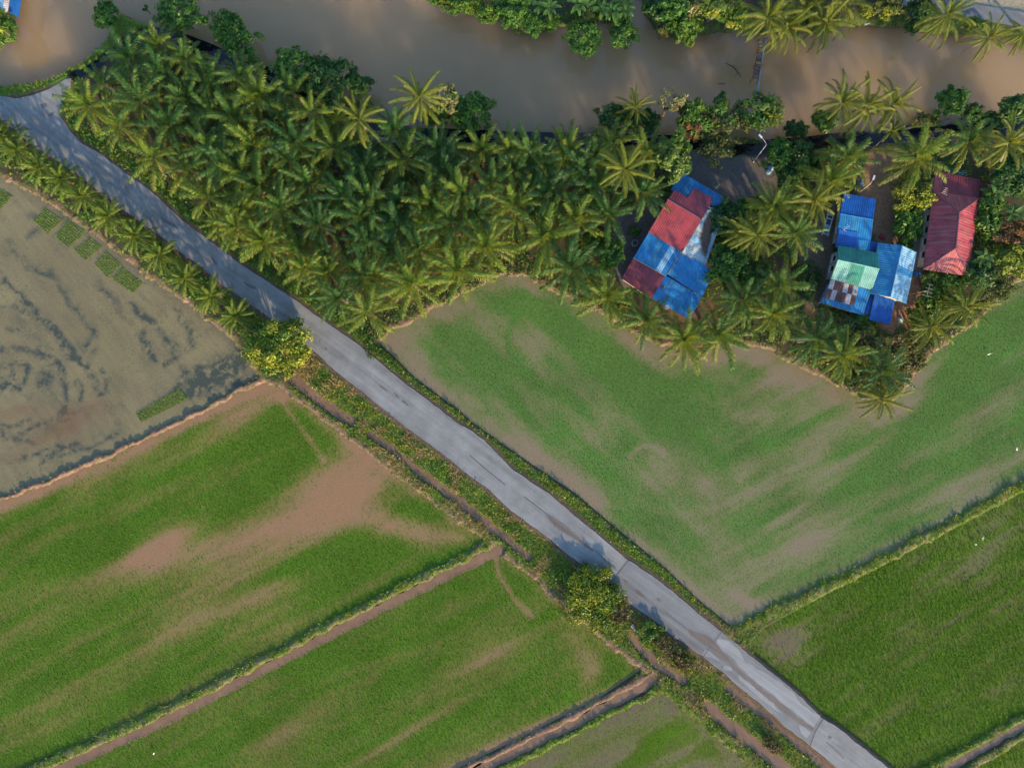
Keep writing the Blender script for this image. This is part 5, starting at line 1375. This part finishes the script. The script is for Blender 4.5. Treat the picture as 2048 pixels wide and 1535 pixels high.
def window(house, p0, p1, t, z0, hgt, wid, m=M_glass):
    """window with frame and pane set on the wall from p0 to p1 (house coordinates)"""
    a, b = Vector((*p0, 0)), Vector((*p1, 0)); d = (b - a).normalized(); nrm = Vector((d.y, -d.x, 0))
    c = a.lerp(b, t) + Vector((0, 0, z0 + hgt / 2))
    rz = math.atan2(d.y, d.x)
    fr = MB()
    for s in (-1, 1):
        e = c + d * s * (wid / 2) + nrm * .03; fr.box(e, (.07, .10, hgt + .07), rz)
        e = c + Vector((0, 0, s * hgt / 2)) + nrm * .03; fr.box(e, (wid - .07, .10, .07), rz)
    fr.box(c - Vector((0, 0, hgt / 2 + .09)) + nrm * .10, (wid + .2, .22, .06), rz)
    fo = fr.build('window', M_frame, house)
    pn = MB(); pn.box(c + nrm * .012, (wid - .08, .04, hgt - .08), rz); pn.build('pane', m, fo)

G0 = 0.3
# --- house with red and blue roofs among the palms
def Z5(L): return [(1200 + x / 4.797, 320 + y / 4.797) for x, y in L]
U5 = lambda u, v: (1200 + (840 + u * .858 - v * .513) / 4.797, 320 + (150 + u * .513 + v * .858) / 4.797)
h1 = empty('tin_roof_house', W(1350, 490, G0)); tag(h1, 'long house under patchwork red, blue and white sheet roofs among palms', 'house')
roof_plane(h1, U5(-70, 200), U5(500, 200), U5(507, 0), U5(-75, 0), 3.1, 3.1, 2.5, 2.5, M_blue, 8)
roof_plane(h1, U5(322, 300), U5(520, 300), U5(510, 120), U5(325, 130), 3.25, 3.1, 2.95, 2.95, M_lblue, 3)
roof_plane(h1, U5(-47, 292), U5(106, 291), U5(104, 178), U5(-43, 186), 4.75, 4.75, 4.3, 4.3, M_dred, 3)  # north slope, its shade is put into the darker sheets
roof_plane(h1, U5(106, 291), U5(331, 288), U5(325, 62), U5(110, 70), 4.75, 4.75, 3.95, 3.95, M_dred, 4)  # same north side, shade again in the sheet colour
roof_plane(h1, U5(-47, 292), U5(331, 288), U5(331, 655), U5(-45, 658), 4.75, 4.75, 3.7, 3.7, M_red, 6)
roof_plane(h1, U5(331, 150), U5(331, 655), U5(592, 659), U5(480, 110), 3.95, 3.75, 2.9, 3.0, [M_white, M_white, M_lblue], 8, pitch=.26)
roof_plane(h1, U5(-42, 640), U5(322, 640), U5(318, 930), U5(-41, 944), 3.55, 3.55, 3.05, 3.05, [M_blue, M_blue, M_teal, M_blue, M_lblue, M_blue], 6)
roof_plane(h1, U5(-42, 952), U5(307, 946), U5(305, 1192), U5(-39, 1170), 2.95, 2.95, 2.45, 2.45, M_dred, 6)
roof_plane(h1, U5(322, 648), U5(690, 655), U5(715, 925), U5(319, 912), 3.45, 3.3, 2.95, 3.0, M_blue, 7)
roof_plane(h1, U5(306, 930), U5(715, 930), U5(728, 1175), U5(306, 1185), 2.9, 2.85, 2.4, 2.4, M_blue, 7)
cap(h1, U5(-49, 293), 4.76, U5(333, 289), 4.76, M_redcap, .09)
cap(h1, U5(331, 170), 3.93, U5(331, 648), 3.78, M_cap, .08); cap(h1, U5(320, 660), 3.5, U5(319, 908), 3.1, M_cap, .07); cap(h1, U5(-42, 945), 3.03, U5(312, 935), 3.03, M_zinc, .07); cap(h1, U5(335, 662), 3.62, U5(590, 664), 3.0, M_zinc, .07)
o = h1.location
def skylight(house, A, z, w_, d_, rz, m, nm='skylight'):
    mb = MB(); mb.box(W(*A, z) - house.location, (w_, d_, .06), rz); return mb.build(nm, m, house)
skylight(h1, U5(450, 480), 3.36, .95, .55, -.54, M_rust)
skylight(h1, U5(340, 1040), 2.82, .5, .55, -.54, M_rust)
walls(h1, [U5(-47, 190), U5(331, 70), U5(331, 655), U5(-45, 655)], 3.7, 3.6, M_wall)
walls(h1, [U5(335, 130), U5(490, 130), U5(585, 650), U5(335, 650)], 2.9, 2.75, M_gwall, .4)
walls(h1, [U5(-42, 655), U5(318, 655), U5(318, 935), U5(-41, 940)], 3.0, 2.9, M_gwall, .4)
walls(h1, [U5(322, 655), U5(695, 655), U5(712, 1165), U5(322, 1175)], 2.4, 2.3, M_gwall, .5)
walls(h1, [U5(-42, 952), U5(307, 946), U5(305, 1185), U5(-39, 1170)], 2.4, 2.3, M_wall, .4)
q = walls(h1, [U5(-60, 10), U5(495, 10), U5(490, 170), U5(-60, 170)], 2.5, 2.4, M_wall, .5)

# --- house with blue, green and rusty roofs
Z6 = lambda x, y: (1600 + x / 3.8375, 320 + y / 3.8375)
h2 = empty('blue_roof_house', W(1730, 520, G0)); tag(h2, 'rambling house with blue, teal, green and rusty patched roofs', 'house')
roof_plane(h2, Z6(308, 412), Z6(562, 458), Z6(583, 300), Z6(337, 254), 3.15, 3.15, 2.65, 2.65, M_dblue, 5)  # north slope in deeper blue, its shade painted into the sheets
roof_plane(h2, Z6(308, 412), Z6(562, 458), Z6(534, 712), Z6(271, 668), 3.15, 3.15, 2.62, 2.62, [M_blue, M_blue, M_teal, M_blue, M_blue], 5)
roof_plane(h2, Z6(300, 530), Z6(446, 558), Z6(430, 662), Z6(276, 650), 2.98, 2.98, 2.72, 2.72, M_dblue, 3, lift=.05, slab=False)
roof_plane(h2, Z6(548, 622), Z6(602, 634), Z6(588, 716), Z6(525, 702), 2.6, 2.6, 2.45, 2.45, M_dblue, 1)
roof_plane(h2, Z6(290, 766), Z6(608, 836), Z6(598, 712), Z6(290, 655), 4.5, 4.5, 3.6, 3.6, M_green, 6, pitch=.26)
roof_plane(h2, Z6(290, 766), Z6(608, 836), Z6(552, 996), Z6(235, 912), 4.5, 4.5, 3.3, 3.3, [M_lgreen, M_lgreen, M_green, M_green, M_lgreen, M_lgreen], 6, pitch=.26)  # patchwork of sheets, paler here to put sunlight into the south slope
roof_plane(h2, Z6(238, 900), Z6(552, 985), Z6(485, 1192), Z6(160, 1090), 3.1, 3.1, 2.5, 2.5, M_blue, 6)
roof_plane(h2, Z6(236, 918), Z6(446, 968), Z6(434, 1040), Z6(214, 985), 3.1, 3.1, 2.92, 2.92, [M_zinc, M_rust, M_rust, M_zinc, M_rust, M_zinc], 6, lift=.08, slab=False)
roof_plane(h2, Z6(214, 985), Z6(434, 1040), Z6(416, 1116), Z6(186, 1060), 2.92, 2.92, 2.70, 2.70, [M_rust, M_zinc, M_rust, M_rust, M_zinc, M_rust], 6, lift=.07, slab=False)
roof_plane(h2, Z6(546, 1030), Z6(568, 1034), Z6(526, 1185), Z6(490, 1188), 2.35, 2.35, 2.2, 2.2, M_dblue, 1)  # dark strip painted in for the shaded gap between the roofs
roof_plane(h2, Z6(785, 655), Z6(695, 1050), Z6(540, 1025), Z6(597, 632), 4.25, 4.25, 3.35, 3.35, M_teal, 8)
roof_plane(h2, Z6(785, 655), Z6(695, 1050), Z6(815, 1105), Z6(895, 708), 4.25, 4.25, 3.1, 3.1, [M_lblue, M_lblue, M_lblue, M_teal, M_lblue], 8)  # east slope in pale sheets, sunlight put into their colour
roof_plane(h2, Z6(572, 1033), Z6(727, 1075), Z6(690, 1262), Z6(530, 1226), 2.75, 2.75, 2.4, 2.4, M_dblue, 4)
cap(h2, Z6(290, 766), 4.52, Z6(608, 836), 4.52, M_lgreen, .09); cap(h2, Z6(785, 655), 4.27, Z6(695, 1050), 4.27, M_lblue, .09); cap(h2, Z6(308, 412), 3.17, Z6(562, 458), 3.17, M_blue, .06)
qa = walls(h2, [Z6(340, 262), Z6(580, 302), Z6(545, 640), Z6(278, 650)], 2.65, 2.55, M_gwall, .55)
qb = walls(h2, [Z6(290, 660), Z6(596, 716), Z6(548, 985), Z6(235, 908)], 3.3, 3.2, M_gwall, .55)
walls(h2, [Z6(240, 915), Z6(546, 995), Z6(485, 1185), Z6(162, 1085)], 2.5, 2.4, M_gwall, .45)
walls(h2, [Z6(600, 640), Z6(885, 712), Z6(808, 1095), Z6(545, 1022)], 3.1, 3.0, M_wwall, .45)
walls(h2, [Z6(575, 1040), Z6(722, 1078), Z6(688, 1255), Z6(533, 1222)], 2.35, 2.25, M_wwall, .3)
# white gable triangle
mb = MB(); o = h2.location
ga, gb, gc = W(*Z6(697, 1046), 4.12) - o, W(*Z6(806, 1096), 3.05) - o, W(*Z6(555, 1022), 3.3) - o
mb.add([ga, gb, gc, ga + Vector((-.03, .14, 0)), gb + Vector((-.03, .14, 0)), gc + Vector((-.03, .14, 0))], [(0, 1, 2), (5, 4, 3), (0, 3, 4, 1), (1, 4, 5, 2), (2, 5, 3, 0)]); mb.build('gable', M_wwall, h2)
def west_edge(q):
    """ordered (start, end) of the wall's west side so that its outward normal faces west"""
    e = min(((q[i], q[(i + 1) % len(q)]) for i in range(len(q))), key=lambda s: s[0][0] + s[1][0]); return e
for q_, ts in ((qa, (.3, .7)), (qb, (.25, .65))):
    e = west_edge(q_)
    for t in ts: window(h2, e[0], e[1], t, 1.0, 1.1, .9)

# --- red hipped house
h3 = empty('red_roof_house', W(1900, 450, G0)); tag(h3, 'cream house with a red hipped metal roof and dark windows', 'house')
NW, NEc, SWc, SEc, RN, RS = Z6(1020, 240), Z6(1378, 292), Z6(945, 838), Z6(1290, 890), Z6(1220, 402), Z6(1195, 675)
ze, zr = 2.9, 4.7
roof_plane(h3, RS, RN, NW, SWc, zr, zr, ze, ze, M_red2, 10, hip=True, pitch=.34)
roof_plane(h3, RN, RS, SEc, NEc, zr, zr, ze, ze, M_red2, 10, hip=True, pitch=.34)
roof_plane(h3, RN, RN, NEc, NW, zr, zr, ze, ze, M_red2, 6, hip=True)
roof_plane(h3, RS, RS, SWc, SEc, zr, zr, ze, ze, M_red2, 6, hip=True)
roof_plane(h3, Z6(1016, 246), Z6(1376, 298), Z6(1385, 150), Z6(1040, 90), 2.80, 2.80, 2.35, 2.35, [M_red2, M_dred, M_dred, M_dred, M_dred, M_dred], 6)  # north-facing lean-to, dark sheets carry its shade
roof_plane(h3, Z6(1384, 168), Z6(1378, 285), Z6(1440, 292), Z6(1462, 185), 2.3, 2.3, 2.0, 2.0, M_rust, 2)
for A, B_ in ((RN, NW), (RN, NEc), (RS, SWc), (RS, SEc)): cap(h3, A, zr, B_, ze, M_redcap, .10)
cap(h3, RN, zr + .02, RS, zr + .02, M_redcap, .12)
q3 = walls(h3, [NW, NEc, SEc, SWc], ze, ze - .12, M_wall, .80)
walls(h3, [Z6(1042, 95), Z6(1380, 152), Z6(1374, 285), Z6(1020, 240)], 2.35, 2.25, M_wall, .5)
e = west_edge(q3)
for t in (.10, .28, .46, .64, .84): window(h3, e[0], e[1], t, .95, 1.25, 1.0)
e2 = min(((q3[i], q3[(i + 1) % 4]) for i in range(4)), key=lambda s: s[0][1] + s[1][1])
for t in (.25, .7): window(h3, e2[0], e2[1], t, .95, 1.2, 1.1)

# --- waterside hut cut by the picture corner
h4 = empty('waterside_hut', W(2, 2, .2)); tag(h4, 'pale blue and white roofed hut at the water in the picture corner', 'house')
roof_plane(h4, (12, -60), (6, 24), (-14, 12), (-4, -70), 3.3, 3.3, 2.9, 2.9, M_lblue, 5)
roof_plane(h4, (12, -60), (6, 24), (15, 26), (28, -56), 3.3, 3.3, 2.8, 2.8, M_zinc, 5)
walls(h4, [(-4, -60), (24, -56), (13, 22), (-12, 10)], 2.8, 2.75, M_dblue, .3)

# ------------------------------------------------------------------ footbridge
M_plank = plain('old_plank', (0.11, 0.085, 0.075), .85, .4, 5, rnd=.5)
M_pipe = plain('blue_pipe', (0.16, 0.32, 0.46), .4, .2, 3)
M_post = plain('dark_post', (0.06, 0.05, 0.045), .8, .3)
br = empty('footbridge', W(1518, 120, -.8)); tag(br, 'narrow plank footbridge with pale blue pipes crossing the river', 'footbridge')
o = br.location
a, b = W(1526, 76, .55), W(1511, 158, .55); d = (b - a).normalized(); nrm = Vector((-d.y, d.x, 0)); rz = math.atan2(d.y, d.x)
for s in (-.42, .42):
    mb = MB(); mb.tube([a + nrm * s - o, b + nrm * s - o], .06, 6); mb.build('beam', M_post, br)
for i in range(22):
    if i in (3, 7, 13): continue
    c = a.lerp(b, (i + .5) / 22) - o + Vector((0, 0, .08)); mb = MB(); mb.box(c, (random.uniform(.12, .24), random.uniform(.75, 1.0), .05), rz + random.uniform(-.1, .1)); mb.build('plank', M_plank, br)
for s, x0, x1 in ((.52, (1532, 78), (1516, 196)), (.70, (1529, 90), (1513, 196))):
    mb = MB(); mb.tube([W(*x0, 1.25) - o, W(1521, 140, 1.25) - o, W(*x1, 1.1) - o], .045, 6); mb.build('rail', M_pipe, br)
for t in (0, .33, .66, 1):
    for s in (-.42, .55):
        c = a.lerp(b, t) + nrm * s - o; mb = MB(); mb.tube([(c.x, c.y, -.9), (c.x, c.y, 1.75 if s > 0 else 1.35)], .05, 6); mb.build('post', M_post, br)

# ------------------------------------------------------------------ lamps, aerials, small things
M_pole = plain('lamp_pole', (0.45, 0.40, 0.34), .6, .15); M_lamp = plain('lamp_head', (0.52, 0.54, 0.56), .4, .05); M_metal = plain('aerial_metal', (0.55, 0.47, 0.38), .4, .1)
def lamp(base, top, head, h, label):
    b = W(*base, .2); root = empty('street_lamp', b); tag(root, label, 'street lamp', 'street lamps by the canal')
    t = W(*top, h) - b; e = W(*head, h + .3) - b
    mb = MB(); mb.tube([(0, 0, 0), t * .5, t], [.09, .075, .055], 8); mb.build('pole', M_pole, root)
    mb = MB(); mb.tube([t, t.lerp(e, .5) + Vector((0, 0, .12)), e], .03, 6); mb.build('arm', M_pole, root)
    d = (e - t); rz = math.atan2(d.y, d.x)
    mb = MB(); mb.box(e + d.normalized() * .22, (.62, .24, .10), rz); mb.box(e + d.normalized() * .12 + Vector((0, 0, .075)), (.34, .18, .05), rz); mb.build('lamp_head', M_lamp, root)
lamp((1506, 325), (1533, 289), (1523, 275), 6.6, 'street lamp on a tall pole between grey yard and canal')
lamp((1717, 386), (1741, 367), (1746, 358), 4.6, 'short street lamp at the corner of the long blue roof')

def aerial(px, py, z0, h, ang, label, n=4, s=1.0):
    b = W(px, py, z0); root = empty('tv_aerial', b); tag(root, label, 'aerial', 'aerials on the roofs')
    mb = MB(); mb.tube([(0, 0, -.15), (0, 0, h)], .03, 6); mb.build('mast', M_metal, root)
    ca, sa = math.cos(ang), math.sin(ang)
    mb = MB(); mb.tube([(-.8 * s * ca, -.8 * s * sa, h), (.8 * s * ca, .8 * s * sa, h)], .025, 5)
    mb.build('boom', M_metal, root)
    for i in range(n):
        t = (-.7 + 1.4 * i / (n - 1)) * s; w_ = (.65 - .1 * i) * s
        m2 = MB(); m2.tube([(t * ca + w_ * sa, t * sa - w_ * ca, h + .03), (t * ca - w_ * sa, t * sa + w_ * ca, h + .03)], .018, 5); m2.build('rod', M_metal, root)
aerial(1879, 387, 3.0, 1.3, 1.2, 'brass-coloured TV aerial on the red hipped roof', 4, .62)
aerial(1686, 459, 2.9, 1.0, .8, 'small pale aerial on the long blue roof', 3, .6)
aerial(1430, 378, 2.6, 1.3, .9, 'thin pale aerial at the blue roof edge by the grey yard', 3, .45)
aerial(1824, 588, .4, 4.0, 1.3, 'tall bare aerial standing on the orange dirt beside the pale blue slope', 4, 1.2)

def lathe(prof, n=16):
    v = []; f = []
    for r, z in prof:
        for j in range(n):
            t = 2 * math.pi * j / n; v.append((r * math.cos(t), r * math.sin(t), z))
    for i in range(len(prof) - 1):
        for j in range(n): f.append((i * n + j, i * n + (j + 1) % n, (i + 1) * n + (j + 1) % n, (i + 1) * n + j))
    f.append(tuple(range(n - 1, -1, -1))); return v, f
M_conc = plain('concrete', (0.24, 0.24, 0.24), .85, .2); M_dark = plain('dark_water', (0.01, 0.01, 0.012), .1, .1)
t = empty('water_butt', W(1268, 488, .25)); tag(t, 'round grey concrete water butt with dark inside beside the blue roof', 'water butt')
v, f = lathe([(.44, 0), (.50, .3), (.50, .85), (.46, .9), (.38, .9), (.38, .62)], 18); obj('butt', mesh_py('butt', v, f, M_conc), t)
v, f = lathe([(.37, .6), (.37, .63), (0.02, .635)], 18); obj('water_surface', mesh_py('water_surface', v, f, M_dark), t)
M_bdrum = plain('blue_plastic', (0.02, 0.12, 0.36), .4, .1)
t = empty('blue_drum', W(1832, 549, .25)); tag(t, 'blue plastic drum at the corner between the teal roof and cream house', 'drum')
v, f = lathe([(.40, 0), (.44, .2), (.42, .45), (.45, .5), (.42, .55), (.44, .85), (.38, .95), (.02, .95)], 14); obj('body', mesh_py('body', v, f, M_bdrum), t)
v, f = lathe([(.12, .95), (.12, 1.0), (.01, 1.0)], 10); obj('lid', mesh_py('lid', v, f, M_lamp), t)
t = empty('bucket', W(1844, 578, .35)); tag(t, 'small blue bucket among the green garden bushes', 'bucket')
v, f = lathe([(.22, 0), (.32, .55), (.35, .55), (.35, .6), (.28, .58), (.2, .1)], 12); obj('body', mesh_py('body', v, f, M_bdrum), t)
mb = MB(); mb.tube([(-.33, 0, .56), (-.2, .1, .75), (.2, .1, .75), (.33, 0, .56)], .015, 5); mb.build('handle', M_lamp, t)
M_bw = plain('pale_blue_metal', (0.22, 0.40, 0.52), .5, .25, 2)
t = empty('metal_rack', W(1655, 450, .25)); tag(t, 'narrow blue and white metal rack in the shade beside the grey wall', 'rack')
o = t.location; A, B_ = W(1662, 426, .9) - o, W(1650, 471, .9) - o; d = (B_ - A).normalized(); nn_ = Vector((-d.y, d.x, 0)); rz = math.atan2(d.y, d.x)
for s in (-.42, .42):
    mb = MB(); mb.tube([A + nn_ * s, B_ + nn_ * s], .07, 6); mb.build('rail', M_lamp, t)
for k in range(6):
    c = A.lerp(B_, (k + .5) / 6); mb = MB(); mb.box(c + Vector((0, 0, -.05 + .02 * (k % 2))), (.48 if k in (3, 4) else .22, .72, .05), rz); mb.build('shelf', M_bw if k != 2 else M_bdrum, t)
for tt in (.05, .95):
    for s in (-.42, .42):
        c = A.lerp(B_, tt) + nn_ * s; mb = MB(); mb.tube([(c.x, c.y, -.1), (c.x, c.y, .9)], .035, 5); mb.build('leg', M_pole, t)
# red bundle
M_rcl = plain('red_cloth', (0.28, 0.05, 0.05), .8, .3, 4)
def lump(name, px, py, r, h, m, label, cat, seed, part):
    rr = random.Random(seed); t = empty(name, W(px, py, ground_z(px, py))); tag(t, label, cat)
    for k in range(3):
        v, f = [], []
        ox, oy = rr.uniform(-r, r) * .5, rr.uniform(-r, r) * .5
        n = 9
        for i, (q_, z) in enumerate([(1, -.05), (.95, .25), (.6, .75), (.15, 1)]):
            for j in range(n):
                a_ = 2 * math.pi * j / n; w_ = r * .75 * q_ * rr.uniform(.75, 1.2); v.append((ox + w_ * math.cos(a_), oy + w_ * math.sin(a_), h * z * (1 - .25 * k)))
        for i in range(3):
            for j in range(n): f.append((i * n + j, i * n + (j + 1) % n, (i + 1) * n + (j + 1) % n, (i + 1) * n + j))
        f.append(tuple(3 * n + j for j in range(n)))
        obj(part, mesh_py(part, v, f, m), t)
lump('cloth_bundle', 1765, 472, .55, .6, M_rcl, 'red bundle on the dirt yard above the teal roof', 'bundle', 3, 'cloth_fold')
lump('tarpaulin_heap', 1540, 340, .6, .5, M_bw, 'small heap of blue litter at the edge of the grey yard', 'litter heap', 4, 'tarpaulin_fold')
lump('tarpaulin_heap', 1722, 366, .4, .6, M_bdrum, 'blue covered heap under the palm fronds by the short lamp', 'heap', 5, 'tarpaulin_fold')
lump('tarpaulin_heap', 1798, 640, .45, .35, M_bw, 'pale blue litter on the orange dirt below the small blue roof', 'litter heap', 6, 'tarpaulin_fold')
# tangle of pale blue netting behind red house
t = empty('fishing_net', W(1912, 348, .25)); tag(t, 'tangle of pale blue netting on the ground behind the red roof', 'net')
rr = random.Random(8); mb = MB()
for k in range(34):
    x, y = rr.uniform(-1.3, 1.3), rr.uniform(-.35, .35) - .02; a_ = rr.uniform(0, 6.28); l = rr.uniform(.25, .55)
    mb.tube([(x, y, .05 + rr.random() * .2), (x + l * .5 * math.cos(a_), y + l * .5 * math.sin(a_), .15 + rr.random() * .3), (x + l * math.cos(a_ + .6), y + l * math.sin(a_ + .6), .05 + rr.random() * .2)], .035, 4)
mb.build('net', M_bw, t)
# culvert drum, concrete slab by the road, timber block in the yard, white box in river
t = empty('black_drum', W(1155, 1137, .35)); tag(t, 'dark blue drum lying on the verge at the roadside tree', 'drum')
v, f = lathe([(.30, -.42), (.33, -.2), (.31, 0), (.33, .2), (.30, .42), (.02, .42)], 12)
q_ = Matrix.Rotation(math.radians(90), 3, 'Y'); rz_ = Matrix.Rotation(-.6, 3, 'Z')
obj('body', mesh_py('body', [rz_ @ q_ @ Vector(p_) + Vector((0, 0, .33)) for p_ in v], f, plain('navy_plastic', (.012, .025, .06), .4, .1)), t)
v, f = lathe([(.10, 0), (.10, .06), (.01, .06)], 8); obj('cap', mesh_py('cap', [rz_ @ q_ @ (Vector(p_) + Vector((0, 0, -.49))) + Vector((0, 0, .33)) for p_ in v], f, M_lamp), t)
mb = MB(); mb.box((0, 0, .12), (.45, 1.45, .22), .7); mb.box((.05, .05, .26), (.36, .6, .06), .75)
t = mb.build('concrete_slab', plain('pale_concrete', (.42, .41, .44), .85, .2)); t.location = W(1269, 1256, .3); tag(t, 'pale broken concrete slab in the weeds below the roadside tree', 'slab')
mb = MB(); mb.box((0, 0, .18), (.85, .4, .22), .15); mb.box((.1, .05, .34), (.6, .22, .10), .3)
t = mb.build('timber_block', plain('cut_timber', (.35, .28, .20), .8, .25)); t.location = W(1242, 475, .3); tag(t, 'pale timber block in the cluttered yard by the water butt', 'timber')
mb = MB(); mb.box((0, 0, 0), (.75, .55, .3), .2); mb.box((.02, 0, .17), (.45, .28, .06), .2)
t = mb.build('foam_box', M_lamp); t.location = W(1733, 46, -.62); tag(t, 'white foam box stranded at the far river bank', 'box')
mb = MB(); mb.tube([(-1.3, .9, 0), (-.2, .35, .05), (.6, -.5, .04), (1.1, -1.3, 0)], [.05, .09, .08, .03], 6); mb.tube([(-.2, .35, .05), (.5, .5, .1)], [.05, .02], 5); mb.tube([(.6, -.5, .04), (.1, -1.2, .08)], [.05, .02], 5); mb.tube([(.2, 0, .05), (1.0, .2, .12)], [.04, .015], 5)
t = mb.build('driftwood', plain('wet_wood', (.035, .04, .04), .7, .3)); t.location = W(1468, 138, -.76); tag(t, 'dark branched driftwood floating in the river upstream of the footbridge', 'driftwood')
mb = MB(); mb.tube([(-.65, 0, 0), (0, .02, .02), (.65, 0, 0)], [.03, .06, .03], 6); mb.tube([(.2, .02, .02), (.5, .16, .1)], [.03, .01], 5)
t = mb.build('driftwood', plain('wet_stick', (.05, .05, .05), .7, .3)); t.location = W(1443, 168, -.76); tag(t, 'straight floating stick below the branched driftwood', 'driftwood')
# satellite dish
t = empty('satellite_dish', W(1333, 614, 2.5)); tag(t, 'grey satellite dish on the edge of the lower blue roof', 'satellite dish')
v, f = lathe([(.02, 0), (.2, .03), (.34, .10), (.36, .12), (.34, .12), (.02, .03)], 16)
obj('dish', mesh_py('dish', [Matrix.Rotation(.4, 3, 'X') @ Vector(p_) + Vector((0, 0, .35)) for p_ in v], f, plain('dish_grey', (.45, .47, .48), .5, .1)), t)
mb = MB(); mb.tube([(0, 0, -.15), (0, 0, .36)], .03, 6); mb.tube([(0, -.3, .3), (0, -.05, .75)], .015, 5); mb.build('mount', M_pole, t)
# fence-like posts of cut logs lying in the yard
mb = MB(); mb.tube([(-1, -.9, .1), (0, 0, .12), (1, .9, .1)], .07, 6); t = mb.build('log', M_plank); t.location = W(1256, 440, .3); tag(t, 'grey log lying across the yard under the large open palm', 'log')

# egrets standing in the rice
M_eg = plain('white_feather', (.80, .80, .78), .7, .05); M_beak = plain('yellow_beak', (.5, .32, .03), .5, .1)
def egret(px, py, rz, label):
    root = empty('egret', W(px, py, .0), rz); root.scale = (.8, .8, .8); tag(root, label, 'egret', 'white egrets in the rice fields')
    mb = MB(); mb.tube([(-.34, 0, .34), (-.24, 0, .38), (-.08, 0, .42), (.10, 0, .45), (.20, 0, .52), (.22, 0, .66), (.17, 0, .78), (.24, 0, .86), (.33, 0, .85)], [.02, .07, .12, .105, .05, .035, .03, .045, .02], 8)
    mb.build('body', M_eg, root)
    mb = MB(); mb.tube([(.32, 0, .85), (.46, 0, .83)], [.018, .004], 5); mb.build('beak', M_beak, root)
    for s in (-.04, .04):
        mb = MB(); mb.tube([(0, s, .36), (-.03, s, .18), (0, s, -.02)], .012, 5); mb.build('leg', M_dark, root)
for x, y, a_, lab in [(1975, 708, .5, 'white egret alone in the green paddy near the bent coconut palm'), (2030, 897, 2.0, 'white egret by the side edge of the large paddy'), (310, 1503, 1.0, 'white egret in the even rice near the lower ditch'), (1948, 1087, 3.0, 'white egret below the grassy bund in the bushy rice'), (1962, 1075, 4.0, 'second white egret just above the first under the grassy bund'), (1341, 667, .3, 'white egret at the paddy edge by the palms')][:5]:
    egret(x, y, a_, lab)
